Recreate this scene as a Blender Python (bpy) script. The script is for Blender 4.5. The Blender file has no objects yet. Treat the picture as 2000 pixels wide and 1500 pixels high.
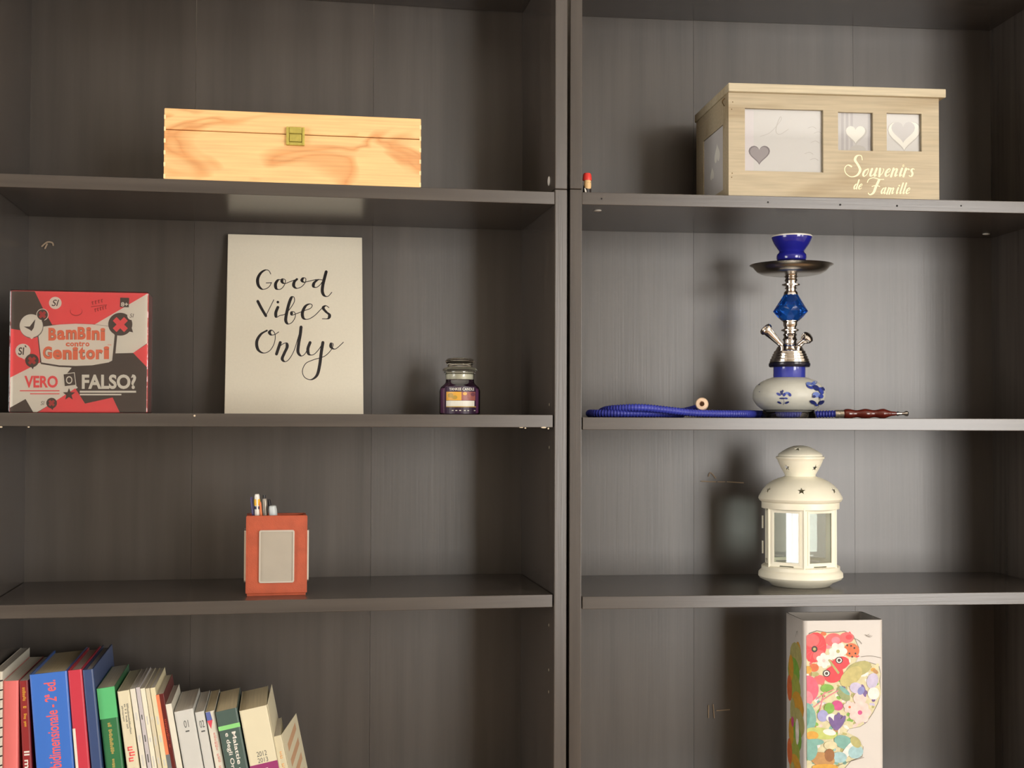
import bpy, bmesh, math, random
from mathutils import Vector, Matrix
random.seed(4)
scene = bpy.context.scene
COL = scene.collection

# ------------------------------------------------------------------ camera
F_PX, PITCH, ROLL, A0 = 2568.08, 0.02825, 0.0032, 0.1365
EYE = 1.69
def rz(x, y, a): return (x*math.cos(a)-y*math.sin(a), x*math.sin(a)+y*math.cos(a))
_ox, _oy = rz(0.08, 1.88, -A0)
CAM = Vector((-_ox, -_oy, EYE))
def to_world_dir(v):
    x, y = rz(v[0], v[1], -A0); return Vector((x, y, v[2]))
Xc = Vector((1, 0, 0)); Yc = Vector((0, math.cos(PITCH), math.sin(PITCH))); Zc = Vector((0, -math.sin(PITCH), math.cos(PITCH)))
right = to_world_dir(Xc*math.cos(ROLL)+Zc*math.sin(ROLL)); up = to_world_dir(-Xc*math.sin(ROLL)+Zc*math.cos(ROLL)); fwd = to_world_dir(Yc)
cd = bpy.data.cameras.new('camera'); cam = bpy.data.objects.new('camera', cd); COL.objects.link(cam)
cd.sensor_fit = 'HORIZONTAL'; cd.sensor_width = 36; cd.lens = 36*F_PX/2000; cd.clip_start = .05
M = Matrix((right, up, -fwd)).transposed().to_4x4(); M.translation = CAM
cam.matrix_world = M
scene.camera = cam
def ray(px, py):
    a, b = px-1000, py-750
    u = a*math.cos(ROLL)+b*math.sin(ROLL); v = -a*math.sin(ROLL)+b*math.cos(ROLL)
    return to_world_dir(Xc*(u/F_PX)+Yc+Zc*(-v/F_PX))

# ------------------------------------------------------------------ world, light, exposure
scene.view_settings.view_transform = 'Standard'; scene.view_settings.look = 'None'
scene.view_settings.gamma = 1; scene.view_settings.use_curve_mapping = False
scene.view_settings.exposure = 0.14
W = bpy.data.worlds.new('world'); scene.world = W; W.use_nodes = True
W.node_tree.nodes['Background'].inputs[0].default_value = (.75, .85, 1, 1)
W.node_tree.nodes['Background'].inputs[1].default_value = .6
RX0, RX1, RY0, RY1, RH = -2.3, 3.3, -3.8, 0.36, 2.95
#  window: (wall, a0, a1, z0, z1, power, colour)
WINDOWS = [('front', 1.10, 2.60, 0.75, 2.75, 118, (1, .955, .9)),
           ('right', -3.5, -2.6, 0.95, 2.30, 40, (1, .97, .92)),
           ('left', -2.0, -.88, 0.95, 2.30, 34, (1, .97, .93))]
def area(name, loc, rot, sx, sy, p, c):
    l = bpy.data.lights.new(name, 'AREA'); l.shape = 'RECTANGLE'; l.size = sx; l.size_y = sy; l.energy = p; l.color = c
    o = bpy.data.objects.new(name, l); COL.objects.link(o); o.location = loc; o.rotation_euler = rot
for wall, a, b, z0, z1, p, c in WINDOWS:
    m, zc = (a+b)/2, (z0+z1)/2
    if wall == 'front': area('window_front_offscreen', (m, RY0-.07, zc), (math.pi/2, 0, 0), b-a, z1-z0, p, c)
    if wall == 'right': area('window_right_offscreen', (RX1+.07, m, zc), (math.pi/2, 0, math.pi/2), b-a, z1-z0, p, c)
    if wall == 'left': area('window_left_offscreen', (RX0-.07, m, zc), (math.pi/2, 0, -math.pi/2), b-a, z1-z0, p, c)

# ------------------------------------------------------------------ helpers: materials
def lin(v):
    v /= 255.0
    return v/12.92 if v <= .04045 else ((v+.055)/1.055)**2.4
def C(r, g, b, k=1.0): return tuple(min(.95, lin(x)*k) for x in (r, g, b))+(1,)
MATS = {}
def mat(name, col, rough=.5, metal=0, spec=.5, coat=0, var=0, vscale=(30, 30, 30), bump=0, bscale=None):
    if name in MATS: return MATS[name]
    m = bpy.data.materials.new(name); m.use_nodes = True; nt = m.node_tree; b = nt.nodes['Principled BSDF']
    b.inputs['Base Color'].default_value = col; b.inputs['Roughness'].default_value = rough
    b.inputs['Metallic'].default_value = metal; b.inputs['Specular IOR Level'].default_value = spec
    b.inputs['Coat Weight'].default_value = coat
    if var or bump:
        tc = nt.nodes.new('ShaderNodeTexCoord'); mp = nt.nodes.new('ShaderNodeMapping'); mp.inputs['Scale'].default_value = vscale
        n = nt.nodes.new('ShaderNodeTexNoise'); n.inputs['Scale'].default_value = 1; n.inputs['Detail'].default_value = 6
        nt.links.new(tc.outputs['Object'], mp.inputs[0]); nt.links.new(mp.outputs[0], n.inputs[0])
        if var:
            r = nt.nodes.new('ShaderNodeMix'); r.data_type = 'RGBA'
            r.inputs[6].default_value = tuple(x*(1-var) for x in col[:3])+(1,); r.inputs[7].default_value = tuple(min(1, x*(1+var)) for x in col[:3])+(1,)
            cr = nt.nodes.new('ShaderNodeMapRange'); cr.inputs[1].default_value = .3; cr.inputs[2].default_value = .7
            nt.links.new(n.outputs['Fac'], cr.inputs[0]); nt.links.new(cr.outputs[0], r.inputs[0]); nt.links.new(r.outputs[2], b.inputs['Base Color'])
        if bump:
            src = n
            if bscale:
                mp2 = nt.nodes.new('ShaderNodeMapping'); mp2.inputs['Scale'].default_value = bscale
                src = nt.nodes.new('ShaderNodeTexNoise'); src.inputs['Scale'].default_value = 1; src.inputs['Detail'].default_value = 4
                nt.links.new(tc.outputs['Object'], mp2.inputs[0]); nt.links.new(mp2.outputs[0], src.inputs[0])
            bp = nt.nodes.new('ShaderNodeBump'); bp.inputs['Strength'].default_value = bump; bp.inputs['Distance'].default_value = .001
            nt.links.new(src.outputs['Fac'], bp.inputs['Height']); nt.links.new(bp.outputs[0], b.inputs['Normal'])
    MATS[name] = m; return m
def wood(name, c1, c2, scale, dist, rough, bands=1.0, fine=(6, 60, 400), bump=.1):
    """figured wood: warped contour bands of a stretched noise field, plus fine fibre"""
    m = bpy.data.materials.new(name); m.use_nodes = True; nt = m.node_tree; b = nt.nodes['Principled BSDF']
    N = nt.nodes.new; Lk = nt.links.new
    tc = N('ShaderNodeTexCoord'); mp = N('ShaderNodeMapping'); mp.inputs['Scale'].default_value = scale
    n = N('ShaderNodeTexNoise'); n.inputs['Scale'].default_value = 1; n.inputs['Detail'].default_value = 2; n.inputs['Distortion'].default_value = dist
    Lk(tc.outputs['Object'], mp.inputs[0]); Lk(mp.outputs[0], n.inputs[0])
    mu = N('ShaderNodeMath'); mu.operation = 'MULTIPLY'; mu.inputs[1].default_value = bands; Lk(n.outputs['Fac'], mu.inputs[0])
    fr = N('ShaderNodeMath'); fr.operation = 'FRACT'; Lk(mu.outputs[0], fr.inputs[0])
    cr = N('ShaderNodeValToRGB'); e = cr.color_ramp.elements
    e[0].position = 0; e[0].color = c1; e[1].position = 1; e[1].color = c1
    x = e.new(.5); x.color = c1
    x = e.new(.78); x.color = c2
    x = e.new(.9); x.color = tuple(p*.55+q*.45 for p, q in zip(c1, c2))
    Lk(fr.outputs[0], cr.inputs[0])
    mp2 = N('ShaderNodeMapping'); mp2.inputs['Scale'].default_value = fine
    n2 = N('ShaderNodeTexNoise'); n2.inputs['Scale'].default_value = 1; n2.inputs['Detail'].default_value = 5
    Lk(tc.outputs['Object'], mp2.inputs[0]); Lk(mp2.outputs[0], n2.inputs[0])
    mr = N('ShaderNodeMapRange'); mr.inputs[1].default_value = .3; mr.inputs[2].default_value = .7; mr.inputs[3].default_value = .86; mr.inputs[4].default_value = 1.1
    Lk(n2.outputs['Fac'], mr.inputs[0])
    mx = N('ShaderNodeMix'); mx.data_type = 'RGBA'; mx.blend_type = 'MULTIPLY'; mx.inputs[0].default_value = 1
    Lk(cr.outputs[0], mx.inputs[6]); Lk(mr.outputs[0], mx.inputs[7]); Lk(mx.outputs[2], b.inputs['Base Color'])
    bp = N('ShaderNodeBump'); bp.inputs['Strength'].default_value = bump; bp.inputs['Distance'].default_value = .0005
    Lk(n2.outputs['Fac'], bp.inputs['Height']); Lk(bp.outputs[0], b.inputs['Normal'])
    b.inputs['Roughness'].default_value = rough
    return m
def thin_glass(name, tint=(1, 1, 1, 1), refl=1.0, rough=.02, bump=0):
    m = bpy.data.materials.new(name); m.use_nodes = True; nt = m.node_tree; nt.nodes.remove(nt.nodes['Principled BSDF'])
    N = nt.nodes.new; Lk = nt.links.new
    t = N('ShaderNodeBsdfTransparent'); t.inputs[0].default_value = tint
    g = N('ShaderNodeBsdfGlossy'); g.inputs['Roughness'].default_value = rough
    f = N('ShaderNodeFresnel'); f.inputs[0].default_value = 1.5
    mu = N('ShaderNodeMath'); mu.operation = 'MULTIPLY'; mu.inputs[1].default_value = refl; mu.use_clamp = True; Lk(f.outputs[0], mu.inputs[0])
    mx = N('ShaderNodeMixShader'); Lk(mu.outputs[0], mx.inputs[0]); Lk(t.outputs[0], mx.inputs[1]); Lk(g.outputs[0], mx.inputs[2])
    if bump:
        tc = N('ShaderNodeTexCoord'); n = N('ShaderNodeTexNoise'); n.inputs['Scale'].default_value = 45; n.inputs['Distortion'].default_value = 1.5
        Lk(tc.outputs['Object'], n.inputs[0]); bp = N('ShaderNodeBump'); bp.inputs['Strength'].default_value = bump; bp.inputs['Distance'].default_value = .003
        Lk(n.outputs['Fac'], bp.inputs['Height']); Lk(bp.outputs[0], g.inputs['Normal'])
    Lk(mx.outputs[0], nt.nodes['Material Output'].inputs[0]); return m

# ------------------------------------------------------------------ helpers: objects
def link(o, parent=None):
    COL.objects.link(o)
    if parent is not None: o.parent = parent
    return o
def tag(o, label=None, cat=None, group=None, kind=None):
    if label: o['label'] = label
    if cat: o['category'] = cat
    if group: o['group'] = group
    if kind: o['kind'] = kind
    return o
def from_bm(name, bm, m, parent=None, smooth=False):
    me = bpy.data.meshes.new(name); bmesh.ops.recalc_face_normals(bm, faces=bm.faces); bm.to_mesh(me); bm.free()
    for x in (m if isinstance(m, (list, tuple)) else [m]): me.materials.append(x)
    if smooth:
        for p in me.polygons: p.use_smooth = True
    return link(bpy.data.objects.new(name, me), parent)
def raw(name, vs, fs, m, parent=None, smooth=False, recalc=True):
    bm = bmesh.new(); bv = [bm.verts.new(v) for v in vs]
    for f in fs:
        try: bm.faces.new([bv[i] for i in f])
        except ValueError: pass
    return from_bm(name, bm, m, parent, smooth)
def bm_box(bm, x0, x1, y0, y1, z0, z1, bev=0, seg=2):
    g = bmesh.ops.create_cube(bm, size=1); vs = g['verts']
    for v in vs: v.co = Vector(((x0+x1)/2+v.co.x*(x1-x0), (y0+y1)/2+v.co.y*(y1-y0), (z0+z1)/2+v.co.z*(z1-z0)))
    if bev:
        es = list({e for v in vs for e in v.link_edges}); bmesh.ops.bevel(bm, geom=es, offset=bev, segments=seg, affect='EDGES', profile=.5)
def box(name, x0, x1, y0, y1, z0, z1, m, parent=None, bev=0, seg=2):
    bm = bmesh.new(); bm_box(bm, x0, x1, y0, y1, z0, z1, bev, seg); return from_bm(name, bm, m, parent)
def bm_lathe(bm, prof, seg=48, mtx=None, cap=True):
    rings = []
    for r, z in prof:
        if r < 1e-6: rings.append([bm.verts.new((0, 0, z))])
        else: rings.append([bm.verts.new((r*math.cos(2*math.pi*i/seg), r*math.sin(2*math.pi*i/seg), z)) for i in range(seg)])
    for a, b in zip(rings, rings[1:]):
        for i in range(seg):
            j = (i+1) % seg
            if len(a) == 1 and len(b) == 1: continue
            if len(a) == 1: bm.faces.new((a[0], b[i], b[j]))
            elif len(b) == 1: bm.faces.new((a[i], a[j], b[0]))
            else: bm.faces.new((a[i], a[j], b[j], b[i]))
    if cap:
        if len(rings[0]) > 1: bm.faces.new(rings[0])
        if len(rings[-1]) > 1: bm.faces.new(rings[-1])
    if mtx is not None:
        for r in rings:
            for v in r: v.co = mtx @ v.co
def lathe(name, prof, m, parent=None, seg=48, mtx=None, cap=True, smooth=True):
    bm = bmesh.new(); bm_lathe(bm, prof, seg, mtx, cap); o = from_bm(name, bm, m, parent, smooth)
    if smooth: sharp(o)
    return o
def sharp(o, ang=40):
    bm = bmesh.new(); bm.from_mesh(o.data)
    for e in bm.edges:
        if len(e.link_faces) == 2 and e.calc_face_angle(0) > math.radians(ang): e.smooth = False
    bm.to_mesh(o.data); bm.free()
def aim(p, d):
    d = Vector(d).normalized(); q = Vector((0, 0, 1)).rotation_difference(d); return Matrix.Translation(Vector(p)) @ q.to_matrix().to_4x4()
def catmull(P, n=8):
    P = [Vector(p) for p in P]; out = []
    for i in range(len(P)-1):
        a = P[max(i-1, 0)]; b = P[i]; c = P[i+1]; d = P[min(i+2, len(P)-1)]
        for k in range(n):
            t = k/n; out.append(.5*((2*b)+(c-a)*t+(2*a-5*b+4*c-d)*t*t+(3*b-a-3*c+d)*t**3))
    out.append(P[-1]); return out
def holed(name, x0, x1, z0, z1, holes, y0, y1, m, parent=None, bev=0):
    """upright panel with rectangular openings, real depth"""
    xs = sorted({x0, x1} | {h[i] for h in holes for i in (0, 1)}); zs = sorted({z0, z1} | {h[i] for h in holes for i in (2, 3)})
    def full(i, j):
        if not (0 <= i < len(xs)-1 and 0 <= j < len(zs)-1): return False
        cx, cz = (xs[i]+xs[i+1])/2, (zs[j]+zs[j+1])/2
        return not any(h[0] < cx < h[1] and h[2] < cz < h[3] for h in holes)
    vs = []; fs = []
    def q(*p): fs.append(tuple(range(len(vs), len(vs)+4))); vs.extend(p)
    for i in range(len(xs)-1):
        for j in range(len(zs)-1):
            if not full(i, j): continue
            a, b, c, d = xs[i], xs[i+1], zs[j], zs[j+1]
            q((a, y0, c), (b, y0, c), (b, y0, d), (a, y0, d)); q((a, y1, c), (a, y1, d), (b, y1, d), (b, y1, c))
            if not full(i-1, j): q((a, y0, c), (a, y0, d), (a, y1, d), (a, y1, c))
            if not full(i+1, j): q((b, y0, c), (b, y1, c), (b, y1, d), (b, y0, d))
            if not full(i, j-1): q((a, y0, c), (a, y1, c), (b, y1, c), (b, y0, c))
            if not full(i, j+1): q((a, y0, d), (b, y0, d), (b, y1, d), (a, y1, d))
    bm = bmesh.new(); bv = [bm.verts.new(v) for v in vs]
    for f in fs: bm.faces.new([bv[i] for i in f])
    bmesh.ops.remove_doubles(bm, verts=bm.verts, dist=1e-6)
    return from_bm(name, bm, m, parent)

# ------------------------------------------------------------------ helpers: flat print
TXT = {}
def text_mesh(s, bold=0.0, shear=0.0):
    k = (s, bold, shear)
    if k not in TXT:
        cu = bpy.data.curves.new('lettering', 'FONT'); cu.body = s; cu.size = 1; cu.offset = bold; cu.shear = shear; cu.resolution_u = 4
        o = bpy.data.objects.new('lettering', cu); COL.objects.link(o)
        bpy.context.view_layer.update()
        me = bpy.data.meshes.new_from_object(o.evaluated_get(bpy.context.evaluated_depsgraph_get()))
        vs = [(v.co.x, v.co.y) for v in me.vertices]; fs = [tuple(p.vertices) for p in me.polygons]
        bpy.data.objects.remove(o); bpy.data.curves.remove(cu); bpy.data.meshes.remove(me); TXT[k] = (vs, fs)
    return TXT[k]
class Print:
    """flat print lying on a surface: pmap(a, b, off) gives a point of the thing, off = height above the surface"""
    def __init__(s, pmap): s.pmap = pmap; s.v = []; s.f = []; s.mi = []; s.mats = []; s.layer = 1
    def _m(s, m):
        if m not in s.mats: s.mats.append(m)
        return s.mats.index(m)
    def tris(s, pts, faces, m, dl=1):
        s.layer += dl; o = len(s.v); i = s._m(m)
        s.v += [s.pmap(a, b, s.layer*LAY) for a, b in pts]
        for f in faces: s.f.append(tuple(o+k for k in f)); s.mi.append(i)
    def poly(s, pts, m): s.tris(pts, [tuple(range(len(pts)))], m)
    def ell(s, cx, cy, rx, ry, m, ang=0, n=20):
        c, sn = math.cos(math.radians(ang)), math.sin(math.radians(ang)); p = []
        for i in range(n):
            t = 2*math.pi*i/n; x, y = rx*math.cos(t), ry*math.sin(t); p.append((cx+x*c-y*sn, cy+x*sn+y*c))
        s.poly(p, m)
    def ring(s, cx, cy, r, w, m): s.stroke([(cx+r*math.cos(t*math.pi/8), cy+r*math.sin(t*math.pi/8)) for t in range(17)], w, w, m, n=3)
    def star(s, cx, cy, r, m, k=.42, n=5, rot=0):
        p = []
        for i in range(2*n):
            t = math.pi*i/n-math.pi/2+rot; q = r if i % 2 == 0 else r*k; p.append((cx+q*math.cos(t), cy+q*math.sin(t)))
        s.tris([(cx, cy)]+p, [(0, i+1, (i+1) % (2*n)+1) for i in range(2*n)], m)
    def text(s, t, x0, y0, x1, y1, m, bold=0, shear=0, rot=0, sy=1):
        """fit the text into the box; rot 90 reads upwards, -90 downwards; sy=-1 when b grows downwards"""
        vs, fs = text_mesh(t, bold, shear)
        xa, xb = min(v[0] for v in vs), max(v[0] for v in vs); ya, yb = min(v[1] for v in vs), max(v[1] for v in vs)
        P = []
        for x, y in vs:
            u, v = (x-xa)/(xb-xa), (y-ya)/(yb-ya)
            if rot == -90: u, v = v, 1-u
            elif rot == 90: u, v = 1-v, u
            P.append((x0+u*(x1-x0), (y0+v*(y1-y0)) if sy > 0 else (y1-v*(y1-y0))))
        s.tris(P, fs, m)
    def stroke(s, pts, wmin, wmax, m, n=8, down=1, pw=1.2):
        """pen ribbon: wide where the pen moves along +b*down, thin elsewhere"""
        P = catmull([(a, b, 0) for a, b in pts], n); L = len(P); W_ = []
        for i in range(L):
            d = P[min(i+1, L-1)]-P[max(i-1, 0)]; l = d.length or 1; W_.append(wmin+(wmax-wmin)*max(0, d.y*down/l)**pw)
        W_ = [(W_[max(i-1, 0)]+W_[i]*2+W_[min(i+1, L-1)])/4 for i in range(L)]
        V = []; Fc = []
        for i in range(L):
            d = P[min(i+1, L-1)]-P[max(i-1, 0)]; l = d.length or 1; nx, ny = -d.y/l, d.x/l; w = W_[i]/2
            V += [(P[i].x+nx*w, P[i].y+ny*w), (P[i].x-nx*w, P[i].y-ny*w)]
            if i: Fc.append((2*i-2, 2*i-1, 2*i+1, 2*i))
        s.tris(V, Fc, m, dl=.3)
        for k in (0, -1): s.ell(P[k].x, P[k].y, W_[k]/2, W_[k]/2, m, n=10); s.layer -= 1
    def smudge(s, x0, y0, x1, y1, m, n, seed=1):
        """print too blurred to read: a run of letter-like marks along b"""
        rg = random.Random(seed); st = (y1-y0)/n; V = []; Fc = []
        for i in range(n):
            if rg.random() < .1: continue
            a, b = x0+(x1-x0)*rg.choice((0, 0, .15)), x1-(x1-x0)*rg.choice((0, .25, .3)); y = y0+i*st
            for p, q, r_, t_ in ((a, y, b, y+st*.28), (a, y+st*.52, b, y+st*.76), (a, y, a+(b-a)*.25, y+st*.76)):
                o = len(V); V += [(p, q), (r_, q), (r_, t_), (p, t_)]; Fc.append((o, o+1, o+2, o+3))
        s.tris(V, Fc, m)
    def heart(s, cx, cy, r, m):
        p = []
        for i in range(28):
            t = 2*math.pi*i/28; p.append((cx+r*math.sin(t)**3, cy-r*(13*math.cos(t)-5*math.cos(2*t)-2*math.cos(3*t)-math.cos(4*t))/16))
        s.tris([(cx, cy)]+p, [(0, i+1, (i+1) % 28+1) for i in range(28)], m)
    def build(s, name, parent):
        me = bpy.data.meshes.new(name); me.from_pydata(s.v, [], s.f); me.update()
        for m in s.mats: me.materials.append(m)
        for p, i in zip(me.polygons, s.mi): p.material_index = i
        return link(bpy.data.objects.new(name, me), parent)
LAY = .000012

# ------------------------------------------------------------------ frames of the two bookcases
class Frame:
    def __init__(s, x, y, a):
        wx, wy = rz(x, y, -A0); s.o = Vector((wx+CAM.x, wy+CAM.y, EYE)); s.a = a-A0
        s.ux = Vector((math.cos(s.a), math.sin(s.a), 0)); s.dx = Vector((-math.sin(s.a), math.cos(s.a), 0))
    def world(s, u, d, z): return s.o+s.ux*u+s.dx*d+Vector((0, 0, z))
    def plane(s, px, py, p0, n):
        """(u, d, z) where the pixel's ray meets the plane through p0 (u,d,z) with normal n (u,d,z)"""
        q = s.world(*p0); nn = s.ux*n[0]+s.dx*n[1]+Vector((0, 0, n[2])); r = ray(px, py)
        p = CAM+r*((q-CAM).dot(nn)/r.dot(nn)) - s.o
        return (p.dot(s.ux), p.dot(s.dx), p.z)
    def at(s, px, py, d):
        p = s.plane(px, py, (0, d, 0), (0, 1, 0)); return p[0], p[2]
    def onz(s, px, py, z):
        p = s.plane(px, py, (0, 0, z), (0, 0, 1)); return p[0], p[1]
    def scale(s, px, py, d):
        a = s.at(px-20, py, d)[0]; b = s.at(px+20, py, d)[0]; return 40/(b-a)
    def empty(s, name, u, d, z, yaw=0):
        e = bpy.data.objects.new(name, None); COL.objects.link(e); e.empty_display_size = .05
        e.location = s.world(u, d, z); e.rotation_euler = (0, 0, s.a+yaw); return e
FL = Frame(.06043, 1.8675, .1708); FR = Frame(.10034, 1.88965, .10228)
T, D = .018, .26
WL, WR = .764, .7444
ZL = {0: .66526, 1: .32744, 2: .0092, 3: -.24518, 4: -.625, 5: -.98, 6: -1.34}
ZR = {0: .66807, 1: .3311, 2: .006, 3: -.25119, 4: -.625, 5: -.98, 6: -1.34}

# ------------------------------------------------------------------ the room
wall_m = mat('painted_wall', C(222, 214, 200), .85, var=.04, vscale=(6, 6, 6))
ceil_m = mat('ceiling_paint', C(235, 232, 226), .9, var=.02)
floor_m = wood('oak_floor', C(150, 118, 84), C(122, 92, 62), (1.2, 9, 1), .6, .4, 3)
frame_m = mat('white_window_frame', C(240, 240, 236), .4, var=.02)
TH = .14
struct = lambda o: tag(o, kind='structure')
struct(box('floor', RX0-TH, RX1+TH, RY0-TH, RY1+TH, -.1, 0, floor_m))
struct(box('ceiling', RX0-TH, RX1+TH, RY0-TH, RY1+TH, RH, RH+.1, ceil_m))
struct(box('wall_back', RX0-TH, RX1+TH, RY1, RY1+TH, 0, RH, wall_m))
def wall(name, side):
    hs = [w[1:5] for w in WINDOWS if w[0] == side]
    a, b = (RX0-TH, RX1+TH) if side == 'front' else (RY0, RY1)
    o = holed(name, a, b, 0, RH, hs, -TH, 0, wall_m)
    if side == 'front': o.location = (0, RY0, 0)
    elif side == 'right': o.location = (RX1, 0, 0); o.rotation_euler = (0, 0, math.pi/2); o.scale = (1, -1, 1)
    else: o.location = (RX0, 0, 0); o.rotation_euler = (0, 0, math.pi/2)
    if side == 'left': o.location.x = RX0-TH
    if side == 'right': o.location.x = RX1
    return struct(o)
def wall_box(name, side, inner):
    hs = [w[1:5] for w in WINDOWS if w[0] == side]
    if side == 'front': return struct(holed(name, RX0-TH, RX1+TH, 0, RH, hs, RY0-TH, RY0, wall_m))
    o = holed(name, RY0, RY1, 0, RH, hs, 0, TH, wall_m)
    for v in o.data.vertices: x, y, z = v.co; v.co = (inner+(y if side == 'right' else -y), x, z)
    bm = bmesh.new(); bm.from_mesh(o.data); bmesh.ops.recalc_face_normals(bm, faces=bm.faces); bm.to_mesh(o.data); bm.free()
    return struct(o)
wall_box('wall_front', 'front', RY0); wall_box('wall_right', 'right', RX1); wall_box('wall_left', 'left', RX0)
for n, (side, a, b, z0, z1, p, c) in enumerate(WINDOWS):
    m_ = (a+b)/2; w = .05
    holes = [(a+w, m_-w*.6, z0+w, z1-w), (m_+w*.6, b-w, z0+w, z1-w)]
    o = holed('window_%d' % (n+1), a, b, z0, z1, holes, -.05, 0, frame_m)
    for v in o.data.vertices:
        x, y, z = v.co
        v.co = (x, RY0+y, z) if side == 'front' else ((RX1-y, x, z) if side == 'right' else (RX0+y, x, z))
    bm = bmesh.new(); bm.from_mesh(o.data); bmesh.ops.recalc_face_normals(bm, faces=bm.faces); bm.to_mesh(o.data); bm.free()
    struct(o)

# ------------------------------------------------------------------ the two bookcases
def laminate(name, vs, bs, rough=.26, col=(.068, .0575, .0495, 1), spec=.7):
    return mat(name, col, rough, spec=spec, var=.2, vscale=vs, bump=.07, bscale=bs)
lam_v = laminate('black_brown_laminate_upright', (60, 60, 3), (420, 420, 9))
lam_h = laminate('black_brown_laminate_shelf', (3, 60, 60), (9, 420, 420))
lam_b = laminate('black_brown_back_board', (38, 38, 2.2), (300, 300, 7), .34)
white_plastic = mat('white_plastic_cap', C(235, 232, 225), .4)
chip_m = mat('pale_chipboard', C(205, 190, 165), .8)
hole_m = mat('dark_hole', C(20, 17, 15), .8)
def bookcase(fr, w, Z, left, labels, folds, bends):
    """left: interior runs from u=-w to 0; else from 0 to w"""
    u0, u1 = (-w, 0) if left else (0, w)
    zf = -EYE; seam = Z[1]+.0042
    e = fr.empty('bookcase', 0, 0, -EYE); tag(e, labels[0], 'bookcase', None)
    x = fr.empty('bookcase_top_unit', 0, 0, seam); tag(x, labels[1], 'bookcase', None)
    up_ = lambda z: z+EYE
    for a, b in ((u0-T, u0), (u1, u1+T)):
        box('side_panel', a, b, 0, D+.012, 0, up_(seam)-.0006, lam_v, e, .0011)
        box('side_panel', a, b, 0, D+.012, 0, Z[0]+T-seam, lam_v, x, .0011)
    g = .0016
    shelves = []
    for k in range(1, 7):
        s = box('shelf', u0+(g if k > 1 else 0), u1-(g if k > 1 else 0), .0025 if k > 1 else 0.0012, D-.0005, up_(Z[k]-T), up_(Z[k]), lam_h, e, .0007); shelves.append(s)
    box('bottom_shelf', u0, u1, .001, D, .07, .07+T, lam_h, e, .0007)
    box('plinth', u0, u1, .02, .036, 0, .07, lam_h, e, .0007)
    box('top_panel', u0, u1, .001, D, Z[0]-seam, Z[0]+T-seam, lam_h, x, .0007)
    # folded back board: three strips with slight kinks
    us = [u0-.004]+[fr.at(px, 600, D)[0] for px in folds]+[u1+.004]
    for par, z0, z1 in ((e, .02, up_(seam)-.001), (x, .0, Z[0]+T-seam-.001)):
        for i in range(3):
            a, b = us[i]+(.0002 if i else 0), us[i+1]-(.0002 if i < 2 else 0); da, db = bends[i]
            vs = [(a, D+da, z0), (b, D+db, z0), (b, D+db, z1), (a, D+da, z1), (a, D+da+.0035, z0), (b, D+db+.0035, z0), (b, D+db+.0035, z1), (a, D+da+.0035, z1)]
            raw('back_panel', vs, [(0, 1, 2, 3), (7, 6, 5, 4), (0, 4, 5, 1), (1, 5, 6, 2), (2, 6, 7, 3), (3, 7, 4, 0)], lam_b, par)
    return e, x, shelves
CL, XL, SL = bookcase(FL, WL, ZL, True, ('tall black-brown bookcase holding the game box, quote print and row of books', 'black-brown add-on unit above the tall bookcase, holding the pine box'),
                      (378, 727), ((.003, 0), (0, .0005), (.0005, .0045)))
CR, XR, SR = bookcase(FR, WR, ZR, False, ('tall black-brown bookcase holding the water pipe, lantern and flower box', 'black-brown add-on unit above the tall bookcase, holding the memory box'),
                      (1355, 1668), ((0, .001), (.001, .0), (0, .003)))
def dots(name, fr, par, pts, d, r, m, z0=EYE):
    """small flat marks on upright faces at depth d"""
    for px, py, rx, ry in pts:
        u, z = fr.at(px, py, d); bm = bmesh.new()
        vs = [bm.verts.new((u+rx*math.cos(t*math.pi/5), d-.0003, z+z0+ry*math.sin(t*math.pi/5))) for t in range(10)]; bm.faces.new(vs)
        from_bm(name, bm, m, par)
def disc(name, c, n, r, m, par, h=.0012, seg=20): return lathe(name, [(r, 0), (r, h*.6), (r*.8, h), (0, h)], m, par, seg, aim(c, n))
# white cover caps: inner face of the left unit's right side, underside of the right unit's lower board
disc('cover_cap', (0, .043, FL.at(1073, 353, .04)[1]-(ZL[1]+.0042)), (-1, 0, 0), .0068, white_plastic, XL)
for px, py in ((1167, 411), (1926, 457)):
    u, d = FR.onz(px, py, ZR[1]-T); disc('cover_cap', (u, d, EYE+ZR[1]-T), (0, 0, -1), .0058, white_plastic, CR)
# nail heads on the front edge, chips, scratches
nl = dots('nail_head', FR, CR, [(1175, 388, .0013, .0013), (1500, 395, .0013, .0013), (1641, 400, .0015, .0015), (1752, 402, .0015, .0015), (1877, 402, .0012, .0012)], .0012, 1, hole_m)
dots('chipped_edge', FL, CL, [(1062, 835, .004, .0011), (1071, 837, .0012, .0012), (1026, 836, .0014, .0009), (1018, 835, .003, .0006), (380, 812, .0014, .0014), (2, 834, .002, .001), (56, 834, .0014, .0008)], .0025, 1, chip_m)
for py in (790, 874, 1222, 1310, 1353):   # flat pale discs where the pin holes sit
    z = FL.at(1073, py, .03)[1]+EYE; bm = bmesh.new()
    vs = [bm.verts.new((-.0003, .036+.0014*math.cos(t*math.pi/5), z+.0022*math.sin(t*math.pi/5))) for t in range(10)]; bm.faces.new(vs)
    from_bm('pin_hole_disc', bm, chip_m, CL)
def scratch(fr, par, lines, w, seam_z=-EYE):
    P = Print(lambda a, b, o: (lambda p: (p[0], D-.0008-o, p[1]-seam_z))(fr.at(a, b, D-.0008)))
    for l in lines: P.stroke(l, w, w, scratch_m, n=3)
    return P.build('scratch', par)
scratch_m = mat('scratched_board', C(172, 152, 128), .7)
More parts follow.
